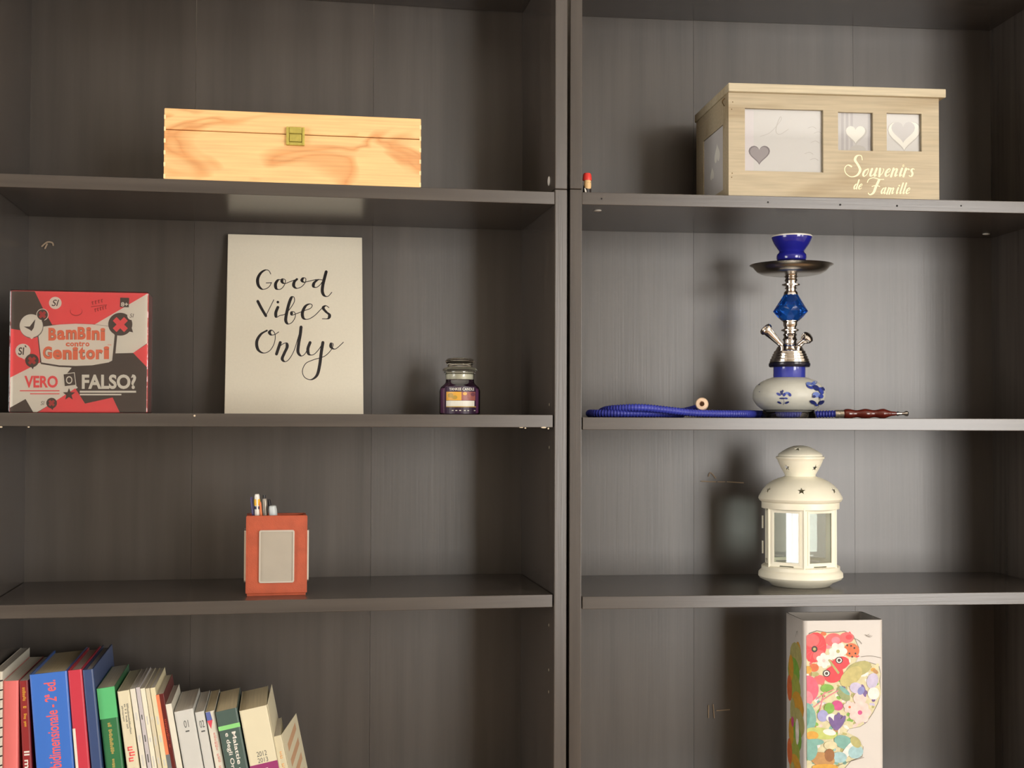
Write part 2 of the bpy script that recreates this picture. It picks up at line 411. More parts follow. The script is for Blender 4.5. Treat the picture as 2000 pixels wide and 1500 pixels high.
scratch(FR, CR, [[(1370, 940), (1398, 941)], [(1402, 941), (1416, 941)], [(1420, 941), (1452, 943)], [(1384, 930), (1388, 923), (1398, 934)]], 2)
scratch(FR, CR, [[(1384, 1378), (1384, 1402)], [(1393, 1376), (1395, 1402)], [(1400, 1388), (1425, 1386)]], 2)
scratch(FL, CL, [[(82, 481), (92, 473), (102, 474), (104, 479)], [(88, 485), (92, 477)]], 3)

# ------------------------------------------------------------------ pine box with clasp
def pine_box():
    d = .002; uL, zt = FL.at(321, 211, d); uR, _ = FL.at(822.5, 231, d)
    w = uR-uL; z0 = ZL[1]; h = FL.at(321, 211, d)[1]-z0; h2 = FL.at(822, 231, d)[1]-z0; h = (h+h2)/2; dep = .12
    e = FL.empty('wooden_box', uL, d, z0-.0002); tag(e, 'pale pine box with a brass clasp on the top board', 'box')
    pine = wood('pine', C(247, 200, 138), C(222, 158, 98), (5.5, 30, 17), .9, .5, 3.2, (10, 200, 300))
    end = mat('pine_end_grain', C(255, 226, 172), .6, var=.1, vscale=(90, 90, 90))
    hl = h*.70
    box('body', 0, w, 0, dep, 0, hl-.0005, pine, e, .0012); box('lid', 0, w, 0, dep, hl+.0003, h, pine, e, .0012)
    for x0, x1 in ((-.0002, .0022), (w-.0022, w+.0002)):
        n = 12
        for i in range(0, n, 2): box('finger_joint', x0, x1, -.0004, .004, h*i/n+.0012, h*(i+1)/n-.0012, end, e)
    brass = mat('tarnished_brass', C(190, 176, 90), .45, .75, var=.12, vscale=(200, 200, 200))
    cx, cz = FL.at(577, 267, d); cx -= uL; cz -= z0; s = 1/FL.scale(577, 267, d)
    c = box('clasp', cx-18*s, cx+18*s, -.0022, .0004, cz-18*s, cz+18*s, brass, e, .0009)
    for sx in (-1, 1): box('clasp_rail', cx+sx*15.5*s-2.5*s, cx+sx*15.5*s+2.5*s, -.0058, -.002, cz-18*s, cz+18*s, brass, c, .0006)
    box('clasp_foot', cx-13*s, cx+13*s, -.0050, -.002, cz-18*s, cz-12.4*s, brass, c, .0005)
    box('clasp_hook', cx-11.6*s, cx+11.6*s, -.0048, -.002, cz-10.8*s, cz+3.6*s, brass, c, .0005)
    box('clasp_tongue', cx-12.2*s, cx+12.2*s, -.0052, -.002, cz+5.4*s, cz+18.3*s, brass, c, .0005)
pine_box()

# ------------------------------------------------------------------ single-stroke italic letters for the memory box
ITAL = {  # unit letters: x height 1, strokes as points (b grows upwards)
 'o': (.75, [[(.55, .95), (.2, .75), (.1, .3), (.3, .02), (.58, .3), (.62, .75), (.5, .97)]]),
 'u': (.85, [[(.15, .95), (.1, .3), (.25, .03), (.5, .25), (.68, .7)], [(.72, 1), (.66, .3), (.75, .03), (.9, .2)]]),
 'v': (.75, [[(.12, .98), (.2, .5), (.28, .03)], [(.28, .03), (.55, .4), (.62, .85), (.5, .98)]]),
 'e': (.65, [[(.15, .45), (.45, .6), (.55, .85), (.38, .98), (.14, .7), (.1, .3), (.28, .02), (.6, .25)]]),
 'n': (.85, [[(.15, 1), (.12, .5), (.1, 0)], [(.12, .5), (.4, .95), (.6, .9), (.58, .4), (.62, .03), (.85, .2)]]),
 'i': (.45, [[(.2, 1), (.15, .4), (.2, .03), (.4, .2)], [(.25, 1.38), (.25, 1.32)]]),
 'r': (.6, [[(.15, 1), (.12, .5), (.1, 0)], [(.12, .5), (.35, .95), (.55, .88)]]),
 's': (.6, [[(.5, .9), (.3, .98), (.18, .75), (.42, .4), (.4, .08), (.2, .02), (.06, .14)]]),
 'd': (.8, [[(.55, .85), (.3, .95), (.1, .45), (.25, .03), (.5, .35)], [(.62, 1.7), (.58, .8), (.58, .15), (.72, .05)]]),
 'a': (.8, [[(.58, .85), (.32, .95), (.1, .45), (.25, .03), (.5, .35)], [(.64, 1), (.6, .3), (.7, .03), (.88, .2)]]),
 'm': (1.2, [[(.15, 1), (.12, .5), (.1, 0)], [(.12, .5), (.35, .95), (.52, .9), (.5, .4), (.48, 0)], [(.5, .5), (.75, .95), (.93, .9), (.9, .4), (.95, .03), (1.15, .2)]]),
 'l': (.42, [[(.22, 1.75), (.18, .9), (.16, .2), (.25, .03), (.42, .2)]])}
def script(P, s, x, y, k, m, shear=.28, sp=1.0):
    for ch in s:
        w, st = ITAL[ch]
        for l in st: P.stroke([(x+(a+b*shear)*k, y-b*k) for a, b in l], k*.09, k*.26, m, n=5)
        x += w*k*sp
    return x

def memory_box():
    d = .004; uL, _ = FR.at(1423, 300, d); uR, _ = FR.at(1834, 300, d); z0 = ZR[1]; w = uR-uL
    h = (FR.at(1423, 181, d)[1]+FR.at(1834, 192, d)[1])/2-z0; dep = .195
    e = FR.empty('memory_box', uL, d, z0-.0002); tag(e, 'lidded light wood keepsake box with photo windows and French lettering', 'box')
    ply = wood('limed_wood', C(184, 170, 142), C(166, 149, 118), (3, 26, 12), .4, .55, 2.2, (12, 300, 260))
    lidm = wood('limed_wood_lid', C(198, 186, 158), C(184, 168, 136), (3, 20, 12), .3, .5, 2, (12, 300, 260))
    L = lambda px, py: (lambda p: (p[0]-uL, p[1]-z0))(FR.at(px, py, d))
    rects = [(1455, 215, 1608, 333), (1637, 220, 1705, 293), (1732, 222, 1800, 294)]
    holes = []
    for a, b, c_, g in rects:
        p, q = L(a, g), L(c_, b); holes.append((p[0], q[0], p[1], q[1]))
    tk = .006
    holed('front_panel', 0, w, 0, h, holes, 0, tk, ply, e)
    box('side_panel', w-tk, w, tk, dep-tk, 0, h, ply, e); box('back_panel', 0, w, dep-tk, dep, 0, h, ply, e)
    box('base_panel', tk, w-tk, tk, dep-tk, 0, tk, ply, e)
    side = holed('side_panel', tk, dep-tk, 0, h, [(.032, .150, .014, .112)], 0, .003, ply, e)
    side.data.transform(Matrix(((0, 1, 0, 0), (1, 0, 0, 0), (0, 0, 1, 0), (0, 0, 0, 1)))); side.data.flip_normals()
    lid_t = FR.at(1423, 165, d)[1]-z0
    box('lid', -.002, w+.008, -.008, dep+.004, h, lid_t+.001, lidm, e, .0012)
    # pictures behind the openings
    white = mat('picture_white', C(218, 216, 212), .5); grey = mat('picture_grey', C(158, 150, 152), .5); lgrey = mat('picture_pale_grey', C(205, 202, 200), .5); line = mat('picture_line', C(196, 192, 186), .5)
    heartw = mat('picture_heart', C(240, 238, 228), .5)
    pics = []
    for i, hl in enumerate(holes):
        p = box('picture', hl[0]-.004, hl[1]+.004, tk+.0002, tk+.0016, hl[2]-.004, hl[3]+.004, [white, lgrey, white][i], e); pics.append(p)
    pp = box('picture', .0014, .0026, .0325, .1495, .0145, .1115, lgrey, e)
    P = Print(lambda a, b, o: (lambda q: (q[0]-uL, tk+.0002-o, q[1]-z0))(FR.at(a, b, d+tk)))
    P.poly([(1455, 215), (1472, 215), (1472, 333), (1455, 333)], mat('picture_edge', C(224, 218, 218), .5))
    P.heart(1483, 300, 21, mat('picture_heart_rim', C(120, 112, 116), .5)); P.heart(1483, 300, 18, grey)
    P.stroke([(1485, 266), (1505, 258), (1525, 235), (1524, 228), (1517, 245), (1516, 258), (1524, 262), (1540, 252)], 1, 1.6, line, n=4)
    for x, y in ((1578, 250), (1590, 260), (1584, 278), (1572, 300), (1582, 312)): P.stroke([(x, y), (x+9, y-3), (x+16, y+1)], 1, 1.4, line, n=3)
    for x in (1643, 1652, 1661, 1695): P.poly([(x, 220), (x+5, 220), (x+5, 293), (x, 293)], mat('picture_plank', C(188, 184, 184), .5))
    P.ell(1675, 292, 16, 9, line); P.heart(1672, 262, 21, line); P.heart(1671, 260, 19, heartw)
    P.heart(1766, 262, 33, line); P.heart(1766, 261, 31, heartw); P.heart(1764, 255, 23, lgrey)
    P.build('picture_print', pics[0])
    Q = Print(lambda a, b, o: (.0013-o, a, b))
    Q.heart(.07, .075, .016, heartw); Q.heart(.1, .05, .011, heartw); Q.build('picture_print', pp)
    gl = thin_glass('picture_glass', refl=.9)
    for hl in holes: box('glass_pane', hl[0]-.002, hl[1]+.002, tk-.0016, tk-.0006, hl[2]-.002, hl[3]+.002, gl, e)
    # lettering
    cream = mat('cream_lettering', C(255, 240, 200), .6)
    P = Print(lambda a, b, o: (lambda q: (q[0]-uL, -o, q[1]-z0))(FR.at(a, b, d)))
    P.stroke([(1684, 312), (1682, 304), (1674, 304), (1670, 312), (1676, 322), (1680, 332), (1674, 342), (1662, 345), (1652, 338), (1650, 328), (1656, 322), (1663, 325)], 1.6, 5, cream, n=6)
    script(P, 'ouvenirs', 1683, 344.5, 15.6, cream, sp=1.19)
    script(P, 'de', 1666, 369.5, 10.8, cream, sp=1.1)
    P.stroke([(1694, 356), (1697, 350), (1706, 347), (1718, 350), (1726, 350)], 1.5, 3, cream, n=5)
    P.stroke([(1717, 351), (1711, 364), (1706, 376), (1699, 380), (1696, 377)], 2, 5, cream, n=5); P.stroke([(1703, 364), (1711, 362), (1718, 364)], 1.5, 2.5, cream, n=4)
    script(P, 'amille', 1719, 378.5, 12, cream, sp=1.24)
    P.build('lettering', e)
    nail = mat('nail', C(120, 100, 70), .5, .6)
    for px, py in ((1431, 199), (1429, 213), (1430, 338), (1429, 346)):
        x, z = L(px, py); lathe('nail', [(.0009, 0), (.0006, .0003), (0, .0003)], nail, e, 8, aim((x, -.0001, z), (0, -1, 0)))
    # string latch at the side under the lid
    bm = bmesh.new(); pts = catmull([(-.001, .018, h-.004), (-.004, .02, h-.009), (-.002, .016, h-.016)], 4)
    for a, b in zip(pts, pts[1:]): bm_lathe(bm, [(.0008, 0), (.0008, (b-a).length)], 6, aim(a, b-a))
    from_bm('lid_latch', bm, nail, e)
memory_box()

# ------------------------------------------------------------------ red-capped figurine
def figurine():
    d = .02; u, z = FR.at(1146.5, 374, d); z0 = ZR[1]; s = 1/FR.scale(1146, 355, d)
    u = max(u, .0078)
    e = FR.empty('figurine', u, d, z0-.0001, yaw=.3); tag(e, 'tiny figurine with a red cap standing beside the side panel', 'figurine')
    H = 42*s
    blk = mat('figurine_black', C(34, 26, 28), .4); skin = mat('figurine_face', C(236, 196, 140), .5); red = mat('figurine_red', C(226, 60, 52), .45); wh = mat('figurine_white', C(236, 232, 222), .5)
    lathe('body', [(7*s, 0), (8*s, 1*s), (8.2*s, 8*s), (7.4*s, 16*s), (5.5*s, 22*s), (0, 24*s)], blk, e, 24)
    hd = lathe('face', [(0, 6*s), (4.5*s, 7.5*s), (6.8*s, 12*s), (7.2*s, 18*s), (6.8*s, 26*s), (4*s, 31*s), (0, 33*s)], skin, e, 24, Matrix.Translation((0, -2.2*s, 0)))
    lathe('cap', [(8.6*s, 27*s), (9*s, 29*s), (8.6*s, 32*s), (8*s, 38*s), (6*s, 41*s), (0, H)], red, e, 24, Matrix.Translation((0, -.6*s, 0)))
    lathe('collar', [(0, 0), (1.6*s, 1*s), (2.0*s, 5*s), (1*s, 10*s), (0, 11*s)], wh, e, 12, aim((-5.5*s, -6.2*s, 1*s), (-.25, 0, 1)))
    for sx in (-1, 1): lathe('eye', [(0, -.7*s), (.7*s, 0), (0, .7*s)], blk, hd, 8, Matrix.Translation((sx*2.4*s, -9.2*s, 22*s)))
figurine()

# ------------------------------------------------------------------ shrink-wrapped board game
def game_box():
    d = .012; z0 = ZL[2]
    uL, _ = FL.at(19.5, 690, d); uR, _ = FL.at(288.5, 690, d); w = uR-uL
    h = (FL.at(22, 566, d)[1]+FL.at(290, 573, d)[1])/2-z0; dep = .058
    e = FL.empty('board_game_box', uL, d, z0-.0002); tag(e, 'red, white and black board game box sealed in clear wrap', 'game box')
    K = mat('game_black', C(70, 58, 54), .4, coat=.3); R = mat('game_red', C(240, 78, 84), .4, coat=.3); Wt = mat('game_white', C(226, 220, 206), .4, coat=.3)
    O = mat('game_orange', C(232, 118, 84), .4); G = mat('game_outline_grey', C(120, 112, 104), .4); DR = mat('game_dark_red', C(176, 50, 52), .4)
    box('carton', 0, w, 0, dep, 0, h, R, e, .0015)
    # print, laid out on the photo's zoomed grid
    P = Print(lambda a, b, o: (lambda q: (min(max(q[0]-uL, .0008), w-.0008), -o, min(max(q[1]-z0, .0008), h-.0008)))(FL.at(a/5, 540+b/5, d)))
    P.poly([(80, 130), (1450, 150), (1440, 1345), (70, 1345)], K)
    P.poly([(340, 130), (1450, 150), (1400, 195), (920, 470), (510, 470), (430, 330)], R)
    P.poly([(1440, 165), (1440, 650), (1300, 745), (1115, 750), (1120, 500), (920, 470)], Wt)
    P.poly([(1440, 655), (1440, 885), (1300, 745)], R)
    P.poly([(70, 508), (210, 525), (390, 600), (390, 845), (70, 985)], R)
    P.poly([(70, 985), (390, 840), (700, 890), (650, 950), (760, 1085), (360, 1345), (325, 1345), (250, 1195), (70, 1280)], Wt)
    P.poly([(370, 1345), (735, 1090), (830, 1240), (1100, 1180), (1170, 1345)], R)
    pl = [(375, 575), (425, 488), (580, 468), (740, 460), (900, 466), (1060, 485), (1120, 570), (1095, 820), (1060, 838), (900, 866), (740, 872), (580, 866), (405, 838)]
    P.poly([(740+(a-740)*1.045+8, 668+(b-668)*1.045+8) for a, b in pl], K); P.poly(pl, Wt)
    def letters(s, x0, x1, yb, hs, m, bold, arc=0):
        n = len(s); xs = x0
        ws = [{'i': .62, 'I': .6, 't': .72, 'm': 1.35, 'r': .8}.get(c_, 1) for c_ in s]; k = (x1-x0)/sum(ws)
        for c_, wd in zip(s, ws):
            hh = hs*(1.0 if c_.isupper() or c_ in 'it' else .78); off = arc*((xs+wd*k/2-(x0+x1)/2)/((x1-x0)/2))**2
            P.text(c_, xs+k*.03, yb-hh+off, xs+wd*k-k*.03, yb+off, m, bold, sy=-1); P.layer -= 1; xs += wd*k
    for dx, dy, m, b in ((0, 0, G, .06), (0, 0, O, .035)):
        letters('BamBini', 470, 1030, 615, 125, m, b, 14); letters('contro', 640, 875, 682, 50, m, b*.7); letters('Genitori', 415, 1070, 812, 125, m, b, -8); P.layer += 2
    P.text('TM', 1050, 660, 1085, 676, O, 0, sy=-1)
    # bubbles
    P.ell(309, 487, 116, 116, G); P.poly([(255, 560), (310, 612), (360, 560)], Wt); P.ell(305, 480, 113, 113, Wt, n=32); P.poly([(232, 488), (290, 488), (346, 415), (330, 500), (308, 532), (285, 515)], K)
    P.ell(1175, 465, 118, 112, K, n=32); P.poly([(1240, 530), (1300, 545), (1280, 480)], K)
    for sg in (1, -1): P.poly([(1175+x*.707-sg*y*.707, 468+sg*x*.707+y*.707) for x, y in ((-78, -26), (78, -26), (78, 26), (-78, 26))], R)
    P.ell(540, 257, 62, 60, Wt); P.text('SI', 505, 225, 578, 288, K, .01, .3, sy=-1)
    P.ell(1285, 382, 42, 42, Wt); P.text('SI', 1266, 362, 1308, 400, K, 0, .2, sy=-1)
    P.poly([(170, 770), (240, 810), (260, 770)], Wt); P.ell(225, 725, 74, 70, Wt); P.text('SI', 178, 690, 238, 765, K, .02, .1, sy=-1); P.poly([(238, 676), (252, 670), (262, 690), (250, 690)], K)
    for x, y, r in ((415, 372, 60), (313, 820, 66), (505, 1235, 52)):
        P.ell(x, y, r, r, Wt if r == 60 else K); P.ell(x, y, r*.88, r*.88, K); P.poly([(x-10, y+r*.9), (x+8, y+r*1.3), (x+22, y+r*.8)], K)
        for sg in (1, -1): P.poly([(x+(p-sg*q)*.62*r/60, y+(sg*p+q)*.62*r/60) for p, q in ((-44, -16), (44, -16), (44, 16), (-44, 16))], DR)
    P.text('SI', 398, 1215, 435, 1255, G, 0, .2, sy=-1)
    P.poly([(1175, 205), (1262, 208), (1258, 300), (1172, 298)], K); P.text('8+', 1182, 250, 1252, 292, Wt, .03, sy=-1)
    
    for k in range(9):      # small blurred wording printed dark on red
        y_ = 262-k*7 if k < 4 else 332-(k-4)*7; x_ = 905+k*30 if k < 4 else 932+(k-4)*25
        P.poly([(x_-10, y_-18), (x_+8, y_-23), (x_+8, y_-12), (x_, y_-10), (x_+8, y_+10), (x_-2, y_+14)], DR)
    P.poly([(890, 292), (1045, 272), (1045, 278), (890, 298)], DR);
    P.ell(745, 340, 60, 44, DR); P.ell(745, 336, 56, 40, R)
    # title strip
    P.text('VERO', 240, 968, 565, 1085, R, .03, sy=-1); P.text('FALSO?', 800, 955, 1330, 1098, Wt, .035, sy=-1)
    P.poly([(612, 950), (730, 934), (746, 1062), (628, 1080)], Wt); P.poly([(622, 955), (724, 942), (738, 1056), (634, 1070)], K); P.text('O', 645, 972, 708, 1048, Wt, .01, sy=-1)
    for a, b, y, t, m in ((195, 582, 1115, 9, R), (295, 582, 1144, 8, R), (780, 1330, 1124, 19, Wt), (780, 1186, 1152, 15, Wt)): P.poly([(a, y-t/2), (b, y-t/2), (b, y+t/2), (a, y+t/2)], m)
    P.star(675, 1150, 62, K)
    P.build('cover_print', e)
    S = Print(lambda a, b, o: (-o, a, b)); S.poly([(.001, .001), (dep-.001, .001), (dep-.001, h*.4), (.001, h*.3)], K); S.poly([(.001, h*.62), (dep-.001, h*.7), (dep-.001, h-.001), (.001, h-.001)], Wt); S.build('side_print', e)
    wr = thin_glass('shrink_wrap', refl=1.3, rough=.1, bump=.5)
    box('shrink_wrap', -.0012, w+.0012, -.0026, dep+.001, .0002, h+.0012, wr, e, .002)
game_box()

# ------------------------------------------------------------------ lettered print leaning on the back board
def quote_print():
    z0 = ZL[2]; db = .178
    bl = FL.at(438, 808, db); br = FL.at(710, 809, db); w = br[0]-bl[0]
    # find the depth of the top edge that keeps the same width
    dt = db
    for i in range(400):
        dt = db+i*.0003
        if FL.at(706, 463, dt)[0]-FL.at(444, 457, dt)[0] >= w: break
    dt = min(dt, D-.0069); zt = (FL.at(444, 457, dt)[1]+FL.at(706, 463, dt)[1])/2
    hgt = math.hypot(zt-z0, dt-db); lean = math.atan2(dt-db, zt-z0)
    e = FL.empty('quote_print', (bl[0]+br[0])/2, db, z0-.0002); e.rotation_euler = (-lean, 0, FL.a)
    tag(e, 'white panel with handwritten black motto leaning on the back board', 'wall art')
    card = mat('cream_canvas', C(226, 219, 200), .6, var=.02, vscale=(300, 300, 300)); ink = mat('black_ink', C(22, 16, 18), .5)
    pn = box('panel', -w/2, w/2, 0, .005, 0, hgt, card, e, .0008)
    for v in pn.data.vertices:      # foot cut level so that it sits flat on the shelf
        if v.co.z < .002: v.co.z += max(0, v.co.y)*math.tan(lean)
    n = (0, math.cos(lean), -math.sin(lean)); p0 = ((bl[0]+br[0])/2, db, z0)
    def pm(a, b, o):
        u, d, z = FL.plane(420+a/3.75, 440+b/3.75, p0, n)
        return (u-p0[0], -o, math.hypot(z-z0, d-db))
    P = Print(pm)
    A, B = 5.5, 23
    S = [
     [(408, 356), (392, 330), (365, 328), (332, 352), (312, 395), (318, 440), (345, 467), (378, 462), (402, 442), (413, 418)], [(413, 420), (375, 421)],
     [(488, 398), (462, 400), (443, 430), (450, 464), (482, 466), (508, 436), (515, 402), (497, 393), (490, 412), (510, 426), (545, 414), (592, 396)],
     [(600, 394), (580, 415), (577, 445), (600, 461), (635, 448), (660, 418), (664, 390), (648, 385), (636, 402), (652, 416), (690, 408), (742, 396)],
     [(788, 400), (755, 398), (725, 422), (722, 448), (745, 453), (772, 432), (795, 396)], [(814, 340), (802, 385), (789, 440), (786, 485), (800, 514), (828, 519), (855, 490)],
     [(313, 556), (340, 608), (372, 662)], [(372, 662), (398, 610), (430, 545)],
     [(460, 600), (445, 640), (450, 672), (475, 660), (512, 650), (548, 612), (580, 560), (578, 526), (560, 528), (541, 575), (523, 650), (518, 698), (536, 722), (566, 708), (588, 668), (582, 636), (562, 636), (566, 656), (600, 645), (655, 624), (698, 608), (712, 586), (694, 575), (662, 592), (640, 640), (648, 680), (682, 687), (730, 660), (778, 612), (812, 588)],
     [(834, 602), (812, 588), (792, 604), (812, 632), (838, 656), (828, 682), (786, 684)],
     [(380, 770), (335, 798), (306, 850), (314, 908), (355, 935), (402, 916), (434, 862), (440, 800), (418, 768), (398, 782), (412, 802), (440, 798), (466, 780)],
     [(478, 858), (464, 900), (450, 942)], [(458, 905), (488, 874), (520, 862), (528, 890), (508, 935), (492, 978), (514, 998), (544, 978), (578, 918), (606, 830), (630, 748)],
     [(630, 745), (624, 800), (612, 870), (608, 928), (632, 956), (662, 936), (692, 870)],
     [(696, 858), (680, 905), (688, 944), (722, 946), (760, 908), (790, 858)], [(790, 858), (778, 930), (766, 1025), (746, 1098), (702, 1130), (656, 1112), (640, 1066), (664, 1012), (722, 984), (802, 958), (850, 912), (866, 872), (852, 864), (850, 892), (884, 904), (940, 856)]]
    for s in S: P.stroke(s, A, B, ink, n=8)
    P.ell(460, 562, 10, 10, ink)
    P.build('lettering', e)
quote_print()

# ------------------------------------------------------------------ jar candle
def candle():
    d = .135; z0 = ZL[2]; u, _ = FL.at(898, 800, d); s = 1/FL.scale(898, 760, d)
    e = FL.empty('jar_candle', u, d, z0-.0001, yaw=-.13); tag(e, 'small purple jar candle with clear glass lid and printed label', 'candle')
    gl = thin_glass('clear_glass', (.98, .98, .97, 1), 1.2, .02); gl2 = mat('clear_lid_glass', (.97, .97, .95, 1), .02); gl2.node_tree.nodes['Principled BSDF'].inputs['Transmission Weight'].default_value = 1; Y = lambda y: (808.5-y)*s
    wax = mat('purple_wax', C(124, 70, 114), .5, var=.08)
    lathe('jar', [(36*s, Y(808.5)), (39.3*s, Y(806)), (39.5*s, Y(762)), (37*s, Y(755)), (30*s, Y(749)), (27.5*s, Y(745)), (27.5*s, Y(730)), (31*s, Y(727)), (31*s, Y(725))], gl, e, 48, cap=False)
    lathe('wax', [(34*s, Y(807)), (37.4*s, Y(804.5)), (37.4*s, Y(759)), (36*s, Y(757)), (0, Y(757))], wax, e, 40)
    lid = lathe('lid', [(26*s, Y(738)), (26*s, Y(725)), (33*s, Y(723.5)), (33.5*s, Y(721)), (31*s, Y(718)), (25*s, Y(716)), (23.5*s, Y(713)), (27*s, Y(708)), (28.5*s, Y(704)), (25*s, Y(700)), (14*s, Y(698)), (0, Y(697.5))], gl2, e, 48)
    seal = mat('milky_seal', C(206, 204, 184), .35)
    lathe('lid_seal', [(26.6*s, Y(740)), (27*s, Y(739)), (27*s, Y(727)), (26.6*s, Y(726))], seal, lid, 40)
    R = 39.8*s
    P = Print(lambda a, b, o: (lambda t: ((R+o*8)*math.sin(t), -(R+o*8)*math.cos(t), Y(670+b/9.375)))((a/9.375+820-898)/39.8))
    dk = mat('label_plum', C(58, 34, 62), .4); wh = mat('label_white', C(244, 240, 226), .4); yl = mat('label_gold', C(238, 178, 70), .4); br = mat('label_berry', C(166, 96, 86), .4); gd = mat('label_gold_band', C(196, 158, 70), .4)
    def rect(a, b, c_, f, m, n=12):
        pts = [(a+(c_-a)*i/n, y) for y in (b, f) for i in range(n+1)]; P.tris(pts, [(i, i+1, n+2+i, n+1+i) for i in range(n)], m)
    rect(430, 790, 1060, 1280, dk); rect(470, 885, 760, 1040, yl); rect(760, 885, 1040, 1040, br)
    for x, y, r, m in ((560, 950, 60, gd), (680, 940, 70, yl), (640, 985, 50, gd), (880, 960, 60, br), (980, 930, 50, mat('label_fig', C(120, 66, 78), .4)), (820, 920, 40, yl)): P.ell(x, y, r, r*.7, m, n=10)
    rect(475, 1045, 1010, 1145, wh); rect(475, 1145, 1050, 1162, gd)
    P.text('YANKEE CANDLE', 540, 812, 1000, 862, wh, .01, sy=-1)
    for x in (590, 655, 720, 800, 860, 990): rect(x, 1212, x+34, 1228, wh, 2)
    P.build('label', e)
candle()

# ------------------------------------------------------------------ leather pen holder and its pens
def pen_holder():
    z0 = ZL[3]; u0, d0 = FL.onz(480, 1164, z0); u1, d1 = FL.onz(597, 1162.5, z0)
    d = (d0+d1)/2; uL = FL.at(480.5, 1100, d)[0]; uR = FL.at(598, 1100, d)[0]; w = uR-uL
    h = FL.at(540, 1006.5, d)[1]-z0; dep = .05
    cx, cy = (uL+uR)/2, d+dep/2
    e = FL.empty('pen_holder', cx, cy, z0-.0002, yaw=.02); tag(e, 'tan leather square pen holder with silver frames on its sides', 'pen holder')
    lea = mat('tan_leather', C(176, 78, 46), .42, var=.12, vscale=(60, 60, 60), bump=.2, bscale=(900, 900, 900)); edge = lea; dark = lea
    silver = mat('brushed_silver', C(222, 218, 210), .3, .9); plate = mat('grey_insert', C(172, 164, 150), .42, .25, var=.03, vscale=(40, 40, 40))
    a = w/2; q = dep/2; tk = .004
    for n_, x0, x1, y0, y1 in (('wall_panel', -a, a, -q, -q+tk), ('wall_panel', -a, a, q-tk, q), ('wall_panel', -a, -a+tk, -q+tk, q-tk), ('wall_panel', a-tk, a, -q+tk, q-tk)):
        box(n_, x0, x1, y0, y1, .003, h, lea, e, .0009)
    box('base', -a+.001, a-.001, -q+.001, q-.001, 0, .004, dark, e, .0005)
    for sx in (-1, 1): box('edge_piping', sx*a-.0008, sx*a+.0008, -q-.0004, -q+.0012, .004, h-.001, edge, e)
    s = 1/FL.scale(540, 1085, d)
    fw, fh, fz = 34.5*s, 52*s, (1163-1085)*s
    for k in range(4):
        holder = Matrix.Rotation(k*math.pi/2, 4, 'Z')
        def rr(hw, hh, r, n=6):
            out = []
            for cxx, czz, st in ((hw-r, hh-r, 0), (-hw+r, hh-r, 90), (-hw+r, -hh+r, 180), (hw-r, -hh+r, 270)):
                for i in range(n+1):
                    t = math.radians(st+90*i/n); out.append((cxx+r*math.cos(t), czz+r*math.sin(t)))
            return out
        def ringmesh(name, o, i_, y0, y1, m, par):
            n = len(o); vs = [(x, y1, z+fz) for x, z in o]+[(x, y0, z+fz) for x, z in o]+[(x, y0, z+fz) for x, z in i_]+[(x, y1, z+fz) for x, z in i_]; fs = []
            for g_ in range(n):
                r_ = (g_+1) % n
                fs += [(g_, r_, n+r_, n+g_), (n+g_, n+r_, 2*n+r_, 2*n+g_), (2*n+g_, 2*n+r_, 3*n+r_, 3*n+g_)]
            ob = raw(name, vs, fs, m, par); ob.data.transform(holder); return ob
        hw, yo = (fw, q) if k % 2 == 0 else (q*.72, a); fo, fi = rr(hw, fh, 4*s), rr(hw-3.2*s, fh-3.2*s, 2*s)
        fr_ = ringmesh('photo_frame', fo, fi, -yo-.0033, -yo+.0005, silver, e)
        pl = box('frame_insert', -hw+2.8*s, hw-2.8*s, -yo-.0018, -yo+.0004, fz-fh+2.8*s, fz+fh-2.8*s, plate, fr_); pl.data.transform(holder)
    # pens: (pixel of top, thickness px, colours, extra)
    def pen(name, label, px, py, rpx, lean, yoff, mats, kind):
        ux, uz = FL.at(px, py, cy+yoff); top = Vector((ux, cy+yoff, uz)); base = Vector((cx+lean[0]*a, cy+lean[1]*q*.7, z0+.0045)); yoff *= .6; ux, uz = FL.at(px, py, cy+yoff); top = Vector((ux, cy+yoff, uz))
        L = (top-base).length; g = FL.empty(name, base.x, base.y, base.z); tag(g, label, 'pen', 'pens in the leather holder')
        mt = aim((0, 0, 0), top-base); r = rpx*s
        if kind == 'clip':
            lathe('barrel', [(.0008, 0), (r*.5, .006), (r*.95, .014), (r, L-.008), (r*.8, L-.005)], mats[0], g, 16, mt)
            lathe('push_button', [(r*.6, L-.006), (r*.6, L), (0, L)], mats[1], g, 12, mt)
        elif kind == 'pen':
            lathe('barrel', [(.0008, 0), (r*.5, .006), (r*.95, .014), (r*.95, L*.72)], mats[0], g, 16, mt)
            lathe('cap', [(r, L*.72), (r*1.05, L*.73), (r, L-.003), (r*.75, L), (0, L)], mats[1], g, 16, mt)
            if len(mats) > 2:
                lathe('band', [(r*1.15, L-.016), (r*1.2, L-.011), (r*1.15, L-.007)], mats[2], g, 16, mt)
                lathe('ring', [(r*1.15, L-.021), (r*1.2, L-.019), (r*1.1, L-.017)], mats[3], g, 16, mt)
            bm = bmesh.new(); bm_box(bm, -r*.25, r*.25, -r*1.5, -r*1.1, L-.03, L-.004, .0002); 
            for v in bm.verts: v.co = mt @ v.co
            from_bm('clip', bm, mats[1], g)
        else:
            lathe('barrel', [(r*.8, 0), (r, .003), (r, L*.66)], mats[0], g, 16, mt)
            lathe('cap', [(r*1.04, L*.66), (r*1.04, L-.006), (r*.9, L-.001), (r*.6, L), (0, L)], mats[1], g, 16, mt)
